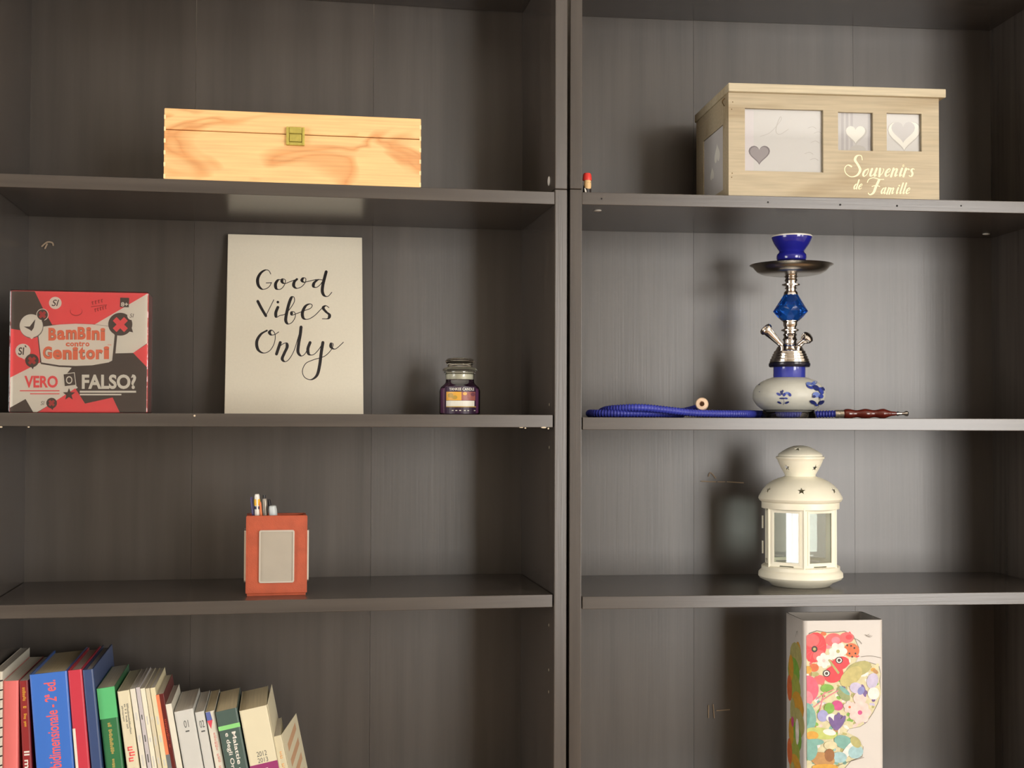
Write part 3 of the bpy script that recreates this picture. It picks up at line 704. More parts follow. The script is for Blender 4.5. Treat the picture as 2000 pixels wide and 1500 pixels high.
    wh = mat('pen_white', C(236, 232, 224), .35); gy = mat('pen_grey', C(168, 160, 148), .3, .3); lb = mat('pen_pale_grey_blue', C(196, 204, 204), .4); bk = mat('pen_black', C(24, 20, 22), .35); vi = mat('pen_violet', C(84, 78, 138), .3); yl = mat('pen_yellow', C(238, 184, 40), .4); bl = mat('pen_navy', C(44, 36, 70), .4); org = mat('pen_orange', C(226, 120, 60), .4)
    pen('pen', 'white pen with a yellow band in the leather holder', 502, 965, 5.2, (-.55, -.3), -.02, (wh, wh, yl, bl), 'pen')
    pen('pen', 'thin violet pen beside the white pen in the leather holder', 491, 971, 2.6, (-.5, .05), .006, (vi, vi), 'pen')
    pen('pen', 'slim grey pen with a black end in the leather holder', 516, 967, 5, (-.2, .1), .004, (gy, bk), 'clip')
    pen('pen', 'slim black pen behind the pale marker in the leather holder', 525, 975, 3.4, (.1, .45), .02, (bk, bk), 'pen')
    pen('marker_pen', 'thick pale grey marker pen in the leather holder', 532, 987, 8, (.1, -.1), -.012, (lb, lb), 'marker')
    pen('pen', 'thin orange pen between white and grey pens in the holder', 508, 980, 2.2, (-.3, -.6), -.024, (org, org), 'pen')
pen_holder()

# ------------------------------------------------------------------ water pipe
def hookah():
    d = .092; z0 = ZR[2]; u, _ = FR.at(1540, 810, d); s = 1/FR.scale(1540, 650, d)
    k = s/3.847
    e = FR.empty('water_pipe', u, d, z0-.0001); e.rotation_euler = (0, 0, FR.a-.31)
    tag(e, 'small blue and chrome water pipe with a frosted glass base', 'water pipe')
    Y = lambda y: (1412-y)*k; R = lambda r: r*s
    frost = mat('frosted_glass', C(196, 196, 186), .45, var=.04, vscale=(60, 60, 60)); chrome = mat('chrome', C(236, 233, 230), .09, 1); steel = mat('brushed_steel', C(196, 192, 182), .25, 1)
    blue = mat('cobalt_glaze', C(34, 36, 140), .12, coat=.5); blueg = mat('blue_enamel', C(52, 62, 160), .15, coat=.5); rim = mat('glaze_rim', C(232, 226, 214), .3); blk = mat('black_rubber', C(24, 24, 40), .2)
    foot = thin_glass('clear_foot_glass', (.95, .96, .97, 1), 1.0, .05)
    base = lathe('glass_base', [(R(40), Y(1366)), (R(51), Y(1345)), (R(60), Y(1318)), (R(66), Y(1285)), (R(68), Y(1255)), (R(67), Y(1215)), (R(62), Y(1178)), (R(53), Y(1148)), (R(42), Y(1128)), (R(33), Y(1116))], frost, e, 64)
    lathe('clear_foot', [(R(50), Y(1412)), (R(52), Y(1402)), (R(50), Y(1380)), (R(48), Y(1352)), (R(40), Y(1364)), (R(38), Y(1400)), (R(36), Y(1411))], foot, e, 64)
    col = lathe('neck_collar', [(R(31.5), Y(1120)), (R(30), Y(1112)), (R(30), Y(1040))], blueg, e, 48)
    lathe('collar_lip', [(R(30), Y(1042)), (R(37), Y(1040)), (R(38.8), Y(1030)), (R(38.8), Y(1012)), (R(36), Y(1006)), (R(30), Y(1006))], blk, e, 48)
    lathe('lip_band', [(R(36), Y(1010)), (R(37.6), Y(1004)), (R(37.6), Y(998)), (R(36), Y(996))], steel, e, 48)
    lathe('dome', [(R(36), Y(996)), (R(36.5), Y(988)), (R(36), Y(980)), (R(34), Y(976)), (R(34), Y(962)), (R(32), Y(957)), (R(32), Y(944)), (R(30), Y(940)), (R(29.5), Y(925)), (R(27), Y(918)), (R(24), Y(895)), (R(19), Y(876)), (R(14), Y(866)), (R(12), Y(862))], chrome, e, 48)
    lathe('lower_stem', [(R(12), Y(864)), (R(12.5), Y(845)), (R(14.5), Y(838)), (R(12.5), Y(830)), (R(11), Y(815)), (R(13.5), Y(800)), (R(11), Y(792)), (R(11), Y(783)), (R(16.5), Y(774)), (R(16.5), Y(766)), (R(11), Y(755)), (R(11), Y(745)), (R(13), Y(735)), (R(13), Y(712)), (R(15), Y(704)), (R(15), Y(694))], chrome, e, 40)
    cry = mat('blue_crystal', C(40, 104, 200), .05, spec=.8); nt = cry.node_tree; nt.nodes['Principled BSDF'].inputs['Transmission Weight'].default_value = .9; nt.nodes['Principled BSDF'].inputs['Base Color'].default_value = C(40, 120, 235)
    bm = bmesh.new(); n = 10
    rings = [(16, 700, 0), (24, 672, 0), (34, 634, .5), (26, 590, 0), (13.5, 508, .5)]
    vr = [[bm.verts.new((R(r)*math.cos(2*math.pi*(i+o)/n), R(r)*math.sin(2*math.pi*(i+o)/n), Y(y))) for i in range(n)] for r, y, o in rings]
    for (a, b), (ra, rb) in zip(zip(vr, vr[1:]), zip(rings, rings[1:])):
        for i in range(n):
            j = (i+1) % n
            if ra[2] == rb[2]: bm.faces.new((a[i], a[j], b[j])); bm.faces.new((a[i], b[j], b[i]))
            elif rb[2] > ra[2]: bm.faces.new((a[i], a[j], b[i])); bm.faces.new((a[j], b[j], b[i]))
            else: bm.faces.new((a[i], a[j], b[j])); bm.faces.new((a[i], b[j], b[i]))
    bm.faces.new(vr[0]); bm.faces.new(vr[-1]); from_bm('crystal_bead', bm, cry, e)
    lathe('upper_stem', [(R(13.5), Y(512)), (R(13), Y(496)), (R(12), Y(488)), (R(9), Y(478)), (R(9), Y(470)), (R(12), Y(462)), (R(9), Y(452)), (R(16.8), Y(442)), (R(16.8), Y(432)), (R(10), Y(424)), (R(10), Y(416)), (R(12.5), Y(404)), (R(10.5), Y(394)), (R(10.5), Y(388)), (R(13), Y(378)), (R(10.5), Y(368)), (R(12.5), Y(352)), (R(12.5), Y(338))], chrome, e, 40)
    YT = lambda y: Y(y+12)
    lathe('ash_tray', [(R(12), YT(350)), (R(44), YT(352)), (R(56), YT(344)), (R(64), YT(328)), (R(69), YT(308)), (R(72), YT(292)), (R(77), YT(284)), (R(78.5), YT(280)), (R(77), YT(278)), (R(70), YT(286)), (R(66), YT(308)), (R(60), YT(326)), (R(52), YT(338)), (R(12), YT(344))], steel, e, 72)
    lathe('bowl_stem', [(R(10), Y(346)), (R(10), Y(262))], chrome, e, 24)
    b = lathe('tobacco_bowl', [(R(24), Y(262)), (R(27), Y(256)), (R(28.2), Y(238)), (R(27.5), Y(216)), (R(24.5), Y(204)), (R(23.2), Y(194)), (R(24), Y(186)), (R(28), Y(165)), (R(32.5), Y(140)), (R(36.5), Y(108)), (R(38), Y(88)), (R(37.6), Y(82)), (R(35), Y(86)), (R(30), Y(130)), (R(20), Y(160)), (0, Y(165))], blue, e, 56)
    lathe('bowl_rim', [(R(38), Y(88)), (R(38.3), Y(80)), (R(37), Y(76)), (R(35.2), Y(80)), (R(35), Y(88))], rim, b, 56)
    # hose port (left) and valve (right)
    lx = lambda x: (x-466)*k
    p0, p1 = Vector((lx(415), -.006, Y(890))), Vector((lx(285), -.02, Y(758)))
    L = (p1-p0).length
    lathe('hose_port', [(R(4.5), 0), (R(5.5), L*.25), (R(7.5), L*.6), (R(9.5), L*.85), (R(12), L*.88), (R(12.5), L*.95), (R(11), L), (R(7), L), (R(5), L*.9), (0, L*.9)], chrome, e, 32, aim(p0, p1-p0))
    q0, q1 = Vector((lx(535), -.008, Y(875))), Vector((lx(597), -.016, Y(822)))
    L = (q1-q0).length
    lathe('valve', [(R(6), 0), (R(6), L*.5), (R(9), L*.55), (R(11.5), L*.75), (R(11.5), L*1.0), (R(8), L*1.12), (0, L*1.16)], chrome, e, 32, aim(q0, q1-q0))
    # painted flowers on the frosted base
    bp = mat('painted_blue', C(52, 66, 150), .4); bd = mat('painted_dark_blue', C(34, 44, 104), .4); bl = mat('painted_pale_blue', C(104, 124, 190), .4)
    prof = [(1366, 40), (1345, 51), (1318, 60), (1285, 66), (1255, 68), (1215, 67), (1178, 62), (1148, 53), (1128, 42)]
    def rad(y):
        for (a, ra), (b_, rb) in zip(prof, prof[1:]):
            if b_ <= y <= a: return ra+(rb-ra)*(a-y)/(a-b_)
        return prof[-1][1] if y < 1128 else prof[0][1]
    def pm(a, b_, o):
        r = R(rad(b_))+o*6+.0003; x = (a-464)*k; x = max(-r*.985, min(r*.985, x)); return (x, -math.sqrt(r*r-x*x), Y(b_))
    P = Print(pm)
    for x, y, rx, ry, an, m in ((392, 1242, 18, 9, 30, bp), (412, 1232, 9, 16, -20, bd), (432, 1245, 10, 14, 30, bp), (455, 1235, 18, 9, 10, bl), (470, 1246, 10, 14, -30, bp), (420, 1220, 6, 9, 0, bd), (418, 1272, 22, 6, 0, bd), (445, 1272, 12, 6, 10, bp), (398, 1302, 16, 7, 25, bd), (452, 1302, 16, 7, -25, bd),
                                (615, 1180, 34, 22, 25, bp), (640, 1160, 26, 14, -35, bl), (655, 1195, 26, 18, 40, bd), (600, 1165, 18, 12, 0, bl), (690, 1215, 28, 16, 60, bp), (705, 1200, 16, 10, 50, bd), (655, 1245, 26, 20, 0, bl), (690, 1255, 18, 16, 0, bp), (640, 1258, 12, 10, 0, bd), (635, 1300, 26, 13, 25, bd), (695, 1300, 24, 13, -30, bd), (660, 1318, 12, 8, 0, bp), (250, 1168, 5, 4, 0, bd), (255, 1222, 3, 3, 0, bd)):
        P.ell(x, y, rx, ry, m, an, 14)
    P.stroke([(428, 1280), (430, 1300), (426, 1318)], 3, 3, bd, n=4); P.stroke([(680, 1262), (684, 1290), (672, 1325)], 4, 4, bd, n=4)
    P.build('painted_flowers', base)
    for ob in list(e.children)+list(base.children)+list(b.children):   # the stem leans a little; the foot stays flat on the shelf
        for v in ob.data.vertices: v.co.x += .021*v.co.z
hookah()

def hose():
    z0 = ZR[2]; r = .006
    def P(px, d, z): return Vector((FR.at(px, 812, d)[0], d, z0+z))
    pts = [P(1371, .052, .0205), P(1371, .09, .019), P(1362, .13, .015), P(1325, .165, .009), P(1260, .19, r), P(1195, .182, r), P(1160, .145, r), P(1152, .105, r), P(1170, .072, r), P(1225, .053, r), P(1290, .056, r), P(1330, .085, r), P(1320, .122, r), P(1270, .148, r), P(1215, .146, r), P(1182, .12, r), P(1174, .096, .0075), P(1188, .07, .0118), P(1225, .05, .0142), P(1260, .041, .0142), P(1310, .041, .0105), P(1355, .048, .007), P(1410, .058, r), P(1455, .08, r), P(1480, .125, r), P(1510, .163, r), P(1550, .172, r), P(1592, .162, .0064), P(1634, .148, .0072)]
    end_dir = (P(1634, .148, r)-P(1592, .162, r)).normalized()
    o = P(1300, .1, 0); e = FR.empty('water_pipe_hose', o.x, o.y, z0); tag(e, 'blue ribbed hose coiled around the water pipe, with a wooden mouthpiece', 'hose')
    pts = [p-Vector((o.x, o.y, z0)) for p in pts]
    C1 = catmull(pts, 24)
    # resample evenly
    pitch = .0046/4; out = [C1[0]]; acc = 0
    for a, b in zip(C1, C1[1:]):
        l = (b-a).length
        while acc+l >= pitch:
            t = (pitch-acc)/l; a = a+(b-a)*t; out.append(a.copy()); l = (b-a).length; acc = 0
        acc += l
    bm = bmesh.new(); seg = 12; prev = None; nrm = Vector((0, 0, 1)); rib = (0, .6, 1, .6)
    for i, p in enumerate(out):
        t = (out[min(i+1, len(out)-1)]-out[max(i-1, 0)]).normalized(); nrm = (nrm-t*nrm.dot(t)).normalized(); bi = t.cross(nrm)
        rr = r*(.76+.24*rib[i % 4])
        ring = [bm.verts.new(p+(nrm*math.cos(2*math.pi*k/seg)+bi*math.sin(2*math.pi*k/seg))*rr) for k in range(seg)]
        if prev:
            for k in range(seg): bm.faces.new((prev[k], prev[(k+1) % seg], ring[(k+1) % seg], ring[k]))
        prev = ring
    hm = mat('blue_hose_vinyl', C(58, 66, 168), .32, var=.08); from_bm('ribbed_tube', bm, hm, e, True)
    pale = mat('pale_wood_plug', C(226, 196, 166), .45)
    a = out[0]; dirn = (out[0]-out[6]).normalized()
    rp = 12.3/FR.scale(1371, 789, .045)
    pg = lathe('hose_plug', [(r*.9, -.014), (rp*.9, -.012), (rp, -.006), (rp, .003), (rp*.88, .006), (rp*.42, .007), (rp*.36, .005), (rp*.34, -.011), (0, -.011)], pale, e, 32, aim(a, dirn))
    s = 1/FR.scale(1680, 808, .145); a = out[-1]; mt = aim(a, (end_dir.x, end_dir.y*.3, .006))
    steel = MATS['chrome']; red = mat('mahogany_varnish', C(106, 34, 24), .16, coat=.6, var=.2, vscale=(200, 60, 60)); L = 14*s
    lathe('ferrule', [(7.2*s, -2*s), (7.6*s, 0), (7.6*s, L*.4), (6.8*s, L*.45), (7.4*s, L*.55), (7.6*s, L)], mat('pale_metal', C(214, 206, 190), .25, .8), e, 28, mt)
    lathe('wooden_handle', [(7*s, L)]+[((8.2+1.3*math.cos((x-L/s-8)*2*math.pi/33)-max(0, (x-L/s-75))*.16)*s, x*s) for x in [L/s+2+i*2.3 for i in range(42)]]+[(3*s, L+99*s)], red, e, 32, mt)
    lathe('mouth_tip', [(2.6*s, L+98*s), (4.6*s, L+101*s), (3*s, L+105*s), (2.6*s, L+112*s), (4.6*s, L+116*s), (5*s, L+119*s), (3.6*s, L+121*s), (0, L+121*s)], steel, e, 24, mt)
hose()

# ------------------------------------------------------------------ cream metal lantern
def lantern():
    z0 = ZR[3]; _, df = FR.onz(1563, 1150.5, z0); s = 1/FR.scale(1563, 1100, df+.04); rf = 55*s; d = df+rf
    u, _ = FR.at(1563.5, 1140, d); s = 1/FR.scale(1563, 1050, d)
    e = FR.empty('lantern', u, d, z0-.0001); tag(e, 'cream metal lantern with glass panes and star cut-outs', 'lantern')
    cream = mat('cream_enamel', C(244, 239, 218), .38, var=.02); inner = cream
    ybot = 1143.0; Y = lambda y: (ybot-y)*s*1.012; R = lambda r: r*s
    def shell(name, prof, t=.0009):
        inn = [(max(r-t, .0003), z-(t if r < R(60) else 0)) for r, z in reversed(prof)]; return lathe(name, prof+inn+[prof[0]], cream, e, 72, cap=False)
    lathe('base', [(0, Y(1143)), (R(50), Y(1143)), (R(54), Y(1142)), (R(60), Y(1136)), (R(76), Y(1129)), (R(79), Y(1125)), (R(78.5), Y(1118)), (R(75), Y(1114)), (R(73), Y(1112)), (R(73), Y(1106)), (R(70), Y(1104)), (0, Y(1104))], cream, e, 72)
    # hexagonal body: six framed panes
    ytop, yb = 996, 1106; Rh = R(71.5); z1, zt = Y(yb), Y(ytop); V0 = -math.pi/2-.318; rot0 = V0+math.radians(5.7)
    gl = thin_glass('lantern_glass', (.93, .96, .94, 1), 1.9, .01)
    for i in range(6):
        a0 = rot0+i*math.pi/3; A_, B_ = Vector((Rh*math.cos(a0), Rh*math.sin(a0), 0)), Vector((Rh*math.cos(a0+math.pi/3), Rh*math.sin(a0+math.pi/3), 0))
        w = (B_-A_).length; x = (B_-A_).normalized(); n = Vector((x.y, -x.x, 0)); mt = Matrix(((x.x, -n.x, 0, A_.x), (x.y, -n.y, 0, A_.y), (0, 0, 1, 0), (0, 0, 0, 1)))
        fw = 10.5*s; sl = (w*.3, w*.7, z1+2.2*s, z1+4.4*s)
        f = holed('pane_frame', .5*s, w-.5*s, z1-.001, zt+.001, [(fw, w-fw, z1+10*s, zt-8*s), sl], 0, .002, cream, e); f.data.transform(mt)
        inn = holed('pane_bead', fw-3.2*s, w-fw+3.2*s, z1+6.8*s, zt-4.8*s, [(fw+.6*s, w-fw-.6*s, z1+10.6*s, zt-8.6*s)], -.0012, .0004, cream, f); inn.data.transform(mt)
        g = box('glass_pane', fw-1*s, w-fw+1*s, .0006, .0012, z1+9*s, zt-7*s, gl, f); g.data.transform(mt)
        lathe('corner_bead', [(.0016, z1-.001), (.0016, zt+.001)], cream, e, 10, Matrix.Translation(A_*.992))
    for zz in (1028, 1076):   # door hinges on the left edge
        lathe('hinge', [(.0017, Y(zz+12)), (.0017, Y(zz-12))], cream, e, 10, Matrix.Translation((Rh*math.cos(rot0-2*math.pi/3)*1.0-.003, Rh*math.sin(rot0-2*math.pi/3)+.006, 0)))
    # roof with real star holes
    lathe('roof_band', [(R(70), Y(999)), (R(72.5), Y(998)), (R(72.5), Y(987)), (R(72), Y(985))], cream, e, 72, cap=False)
    roof = shell('roof', [(R(72), Y(987)), (R(76.5), Y(984)), (R(78.5), Y(980)), (R(77.5), Y(976)), (R(74.5), Y(971)), (R(70), Y(963)), (R(62), Y(954.5)), (R(52), Y(947.5)), (R(41), Y(942.5)), (R(31), Y(939.5)), (R(28), Y(938))])
    vent = shell('vent_cup', [(R(28), Y(940)), (R(29), Y(935)), (R(33), Y(928)), (R(38), Y(919)), (R(41.5), Y(911)), (R(43), Y(906.5)), (R(45.4), Y(905)), (R(45.2), Y(902)), (R(42), Y(901))])
    cap_ = shell('cap', [(R(41.5), Y(902)), (R(41.5), Y(899)), (R(40), Y(896.5)), (R(32), Y(891)), (R(22), Y(885.5)), (R(12), Y(882)), (R(3), Y(881))])
    def cut(ob, c, n_, r):
        bm = bmesh.new(); pr = []
        mt = aim(c, n_)
        xa = Vector((0, 0, 1)); nn = Vector(n_).normalized(); upv = (xa-nn*xa.dot(nn)).normalized(); sd = upv.cross(nn)
        for off in (-.006, .006):
            ring = []
            for i in range(10):
                t = math.pi*i/5+math.pi/2; q = r if i % 2 == 0 else r*.42
                ring.append(bm.verts.new(Vector(c)+nn*off+sd*q*math.cos(t)+upv*q*math.sin(t)))
            pr.append(ring)
        for i in range(10): j = (i+1) % 10; bm.faces.new((pr[0][i], pr[0][j], pr[1][j], pr[1][i]))
        bm.faces.new(pr[0]); bm.faces.new(pr[1])
        cu = from_bm('cutter', bm, cream); md = ob.modifiers.new('b', 'BOOLEAN'); md.operation = 'DIFFERENCE'; md.object = cu; md.solver = 'EXACT'; return cu
    def finish(ob, cuts):
        bpy.context.view_layer.update(); me = bpy.data.meshes.new_from_object(ob.evaluated_get(bpy.context.evaluated_depsgraph_get()))
        if len(me.polygons) > 20: ob.modifiers.clear(); ob.data = me
        else: ob.modifiers.clear()
        for c_ in cuts: bpy.data.objects.remove(c_)
    ew = e.matrix_world; par = [roof, vent, cap_]
    for p_ in par: p_.parent = None
    cs = []
    for i in range(6):
        t = V0+.03+i*math.pi/3; n_ = (math.cos(t), math.sin(t), .8); cs.append(cut(roof, (R(69.5)*math.cos(t), R(69.5)*math.sin(t), Y(963)), n_, R(8)))
    finish(roof, cs); cs = []
    for i in range(4):
        t = V0-.74+i*math.pi/2; n_ = (math.cos(t), math.sin(t), -.5); cs.append(cut(vent, (R(36.5)*math.cos(t), R(36.5)*math.sin(t), Y(922)), n_, R(7)))
    finish(vent, cs); cs = []
    for i in range(3):
        t = V0-.2+i*2*math.pi/3; n_ = (math.cos(t)*.5, math.sin(t)*.5, 1); cs.append(cut(cap_, (R(25)*math.cos(t), R(25)*math.sin(t), Y(887)), n_, R(7)))
    finish(cap_, cs)
    for p_ in par: p_.parent = e
lantern()

# ------------------------------------------------------------------ row of books
def books():
    z0 = ZL[4]
    page = mat('paper_pages', C(206, 196, 170), .8, var=.1, vscale=(900, 8, 8)); pageg = mat('white_pages', C(214, 207, 194), .8, var=.1, vscale=(900, 8, 8)); tanp = mat('cream_pages', C(214, 198, 160), .8, var=.08, vscale=(900, 8, 8))
    GRP = 'books leaning on the lower shelf'
    def book(label, xl, yl, xr, phi, d, dep, cov, pg=page, hard=False, name='book', curve=0):
        phi = math.radians(phi); u, z = FL.at(xl, yl, d); u2, _ = FL.at(xr, yl, d); t = (u2-u)*math.cos(phi)*1.0; H = (z-z0)/math.cos(phi)
        e = FL.empty(name, u+H*math.sin(phi), d, z0-.0002); e.rotation_euler = Matrix.Rotation(FL.a, 3, 'Z').to_euler()
        e.rotation_euler = (Matrix.Rotation(FL.a, 3, 'Z') @ Matrix.Rotation(-phi, 3, 'Y')).to_euler()
        tag(e, label, 'book' if name == 'book' else name.replace('_', ' '), GRP)
        ct = .0022 if hard else .0005; ov = .003 if hard else 0
        b = .0012 if t > .012 else .0004
        bm = bmesh.new()
        # cover: spine and two boards as one folded piece
        o = [(0, dep), (0, b*2), (b*.6, b*.6), (b*2, 0), (t-b*2, 0), (t-b*.6, b*.6), (t, b*2), (t, dep)]; i_ = [(ct, dep), (ct, ct+b), (ct+b*.3, ct+b*.3), (b*2, ct), (t-b*2, ct), (t-ct-b*.3, ct+b*.3), (t-ct, ct+b), (t-ct, dep)]
        n = len(o); V = {}
        for key, L in (('o', o), ('i', i_)):
            for zz in (0, 1): V[key, zz] = [bm.verts.new((x, y, H*zz)) for x, y in L]
        for k in range(n-1):
            bm.faces.new((V['o', 0][k], V['o', 0][k+1], V['o', 1][k+1], V['o', 1][k])); bm.faces.new((V['i', 0][k+1], V['i', 0][k], V['i', 1][k], V['i', 1][k+1]))
            for zz in (0, 1): bm.faces.new((V['o', zz][k], V['i', zz][k], V['i', zz][k+1], V['o', zz][k+1]))
        for k in (0, n-1): bm.faces.new((V['o', 0][k], V['o', 1][k], V['i', 1][k], V['i', 0][k]))
        from_bm('cover', bm, cov, e)
        box('pages', ct+.0001, t-ct-.0001, ct+.001, dep-ov-.0005, ov, H-ov-.0006, pg, e)
        P = Print(lambda a, b_, o_: (a*t, -o_-.0001, H-b_))   # a across the spine 0..1, b metres below the top
        return e, P, t, H, dep
    def rect(P, a, b, c_, f, m): P.poly([(a, b), (c_, b), (c_, f), (a, f)], m)
    m = mat
    # spiral notebook at the side panel
    wh = m('book_white', C(226, 222, 206), .5); cr = m('book_cream', C(222, 214, 184), .5); lg = m('book_light_grey', C(206, 206, 200), .5)
    e, P, t, H, dep = book('white spiral notebook against the bookcase side, beside the pink book', -14, 1312, 5, .4, .028, .19, wh, pageg, name='notebook')
    wire = m('black_wire', C(30, 26, 26), .4, .5)
    bm = bmesh.new()
    for k in range(18):
        z = H-.012-k*.0125
        for j in range(8):
            a, b_ = math.pi*j/8, math.pi*(j+1)/8; p, q = (Vector((t*.55+t*.42*math.cos(x), -.004*math.sin(x)+.0015, z)) for x in (a, b_)); bm_lathe(bm, [(.0009, 0), (.0009, (q-p).length)], 5, aim(p, q-p))
    from_bm('spiral_binding', bm, wire, e)
    e, P, t, H, dep = book('salmon pink softcover book beside the white spiral notebook', 6, 1330, 36, .4, .03, .185, m('book_pink', C(246, 128, 126), .45), pageg)
    e, P, t, H, dep = book('narrow dark red book with yellow author name on its spine', 36.5, 1330, 55, 3.2, .03, .185, m('book_dark_red', C(150, 42, 44), .4), pageg)
    yel = m('print_yellow', C(236, 178, 60), .5); wpr = m('print_white', C(235, 230, 220), .5)
    P.smudge(.34, .009, .7, .030, yel, 8, 1); P.smudge(.34, .034, .7, .041, yel, 2, 2); P.smudge(.34, .044, .7, .062, yel, 7, 3); P.text('Il medi', .22, .094, .8, .136, wpr, .02, rot=-90, sy=-1); P.build('spine_print', e)
    e, P, t, H, dep = book('thick royal blue book with red spine lettering', 57, 1318, 131, 4.8, .022, .19, m('book_blue', C(62, 116, 206), .28, coat=.3), tanp, True)
    rd = m('print_red', C(240, 96, 96), .5)
    P.text('e bidimensionale - 2ª ed.', .36, .010, .68, .137, rd, .015, rot=90, sy=-1); P.build('spine_print', e)
    e, P, t, H, dep = book('crimson hardcover book between the royal blue and navy books', 131.5, 1310, 160, 5.2, .024, .185, m('book_crimson', C(200, 56, 74), .4), pageg, True)
    rect(P, .03, .078, .22, H-.002, wh); P.build('spine_print', e)
    e, P, t, H, dep = book('navy blue hardcover book beside the green book', 160.5, 1309, 182, 5.8, .024, .2, m('book_navy', C(58, 78, 122), .35), pageg, True)
    e, P, t, H, dep = book('green book with a pale green top band on its spine', 188.5, 1345, 224, 6.8, .03, .165, m('book_green', C(52, 116, 74), .35))
    rect(P, .005, .0003, .995, .042, m('book_pale_green', C(92, 190, 122), .4)); P.smudge(.4, .048, .6, .094, m('print_ochre', C(206, 176, 96), .5), 15, 4); P.smudge(.4, .097, .6, .15, m('print_ochre', C(206, 176, 96), .5), 17, 5); P.build('spine_print', e)
    gpr = m('print_grey', C(90, 92, 90), .5)
    e, P, t, H, dep = book('cream book with bold red letters low on its spine', 228.5, 1351, 253, 7.8, .03, .155, cr)
    P.smudge(.2, .02, .34, .044, gpr, 11, 6); P.smudge(.42, .018, .56, .052, gpr, 15, 7); P.smudge(.62, .018, .76, .060, gpr, 19, 8); P.smudge(.25, .076, .78, .15, rd, 10, 9); P.build('spine_print', e)
    thin = [(253.5, 1346, 264, 'plain white', wh, 8.6), (264.8, 1343, 273, 'lilac grey', m('book_lilac', C(196, 190, 192), .5), 8.8), (273.8, 1345, 283, 'warm ivory', m('book_ivory', C(234, 228, 206), .5), 9.0), (283.8, 1345, 292, 'beige', m('book_beige', C(214, 204, 176), .5), 9.2), (292.8, 1344, 303, 'cream yellow', m('book_creamy', C(226, 216, 178), .5), 9.4)]
    for xl, yl, xr, nm, mt, ph in thin:
        e, P, t, H, dep = book('thin %s booklet in the run of pale booklets after the cream book' % nm, xl, yl, xr, ph, .03, .15, mt, pageg)
        for k in range(4): rect(P, .35, .03+k*.03+random.random()*.01, .62, .042+k*.03+random.random()*.01, lg if nm != 'lilac grey' else gpr)
        P.build('spine_print', e)
    e, P, t, H, dep = book('thin maroon book with an orange edge beside the pale booklets', 304, 1357, 320, 9.8, .03, .14, m('book_maroon', C(96, 26, 22), .4), pageg)
    rect(P, .0, .0003, .42, .083, m('print_orange', C(232, 132, 88), .5)); rect(P, .0, .083, .5, H-.001, m('print_slate', C(110, 116, 118), .5)); P.smudge(.55, .035, .85, .075, m('print_rust', C(168, 62, 40), .5), 8, 10); P.build('spine_print', e)
    e, P, t, H, dep = book('slim off-white booklet just before the volume marked 01', 323, 1376, 335, 10.2, .03, .135, wh, pageg)
    e, P, t, H, dep = book('pale grey volume marked 01 at the top of its spine', 339.5, 1391, 378, 10.4, .028, .14, lg, pageg)
    P.text('01', .4, .014, .64, .024, gpr, 0, sy=-1); rect(P, .42, .028, .62, .030, gpr); P.build('spine_print', e)
    e, P, t, H, dep = book('pale grey volume marked 02 beside volume 01', 380, 1392, 399, 10.4, .028, .14, lg, pageg)
    P.text('02', .3, .012, .8, .022, gpr, 0, sy=-1); rect(P, .35, .026, .75, .028, gpr); P.build('spine_print', e)
    e, P, t, H, dep = book('white booklet with blue and red top corner beside the grey-green book', 401, 1391, 419.5, 10.6, .028, .145, wh, tanp)
    P.poly([(.02, .0004), (.5, .0004), (.6, .012), (.02, .012)], m('print_blue', C(92, 106, 170), .5)); P.poly([(.02, .012), (.62, .012), (.3, .024)], m('print_crimson', C(222, 74, 92), .5)); P.smudge(.4, .030, .72, .13, m('print_salmon', C(226, 158, 146), .5), 24, 11); P.build('spine_print', e)
    e, P, t, H, dep = book('dark grey-green book with a lime band and white title', 420.5, 1391, 464, 11.0, .02, .14, m('book_grey_green', C(76, 96, 90), .35), tanp)
    rect(P, 0, .0205, 1, .0265, m('print_lime', C(140, 214, 130), .5)); P.text('Malattie del Sangue', .5, .031, .74, .142, wpr, .015, rot=-90, sy=-1); P.text('e degli Organi Emopoietici', .2, .031, .44, .16, wpr, .012, rot=-90, sy=-1); P.build('spine_print', e)
    e, P, t, H, dep = book('thick cream book with a purple lower spine marked 2012 2013', 467, 1389, 523, 11.2, .02, .135, cr, tanp)
    rect(P, 0, .077, 1, H-.001, m('book_purple', C(150, 52, 110), .45)); P.text('2012', .32, .060, .68, .067, gpr, 0, sy=-1); P.text('2013', .32, .069, .68, .0755, gpr, 0, sy=-1); P.text('RI', .42, .084, .62, .097, wpr, .01, rot=-90, sy=-1); P.build('spine_print', e)
    def splay(e, t, H, dep, ang, m_):
        a = math.radians(ang); c_, s_ = math.cos(a), math.sin(a)
        q = lambda x, y, z: (t+.0003+x*c_+y*s_, .004-x*s_+y*c_, z)
        vs = [q(x, y, z) for x in (0, .0006) for y in (0, dep) for z in (0, H)]
        return raw('open_cover', vs, [(0, 1, 3, 2), (4, 6, 7, 5), (0, 4, 5, 1), (2, 3, 7, 6), (1, 5, 7, 3), (0, 2, 6, 4)], m_, e), q
    splay(e, t, H, dep, 2, cr)
    e, P, t, H, dep = book('small cream booklet with orange stripes on its cover, last of the row', 533, 1439, 550, 12.0, .03, .11, cr, pageg)
    P.smudge(.35, .022, .75, .09, m('print_apricot', C(240, 186, 126), .5), 12, 12); P.build('spine_print', e)
    stripe = m('stripe_tan', C(206, 164, 128), .5)
    oc, q = splay(e, t, H, dep, 11, cr)
    Q = Print(lambda a, b_, o_: q(.0006+o_+.0001, a, H-b_))
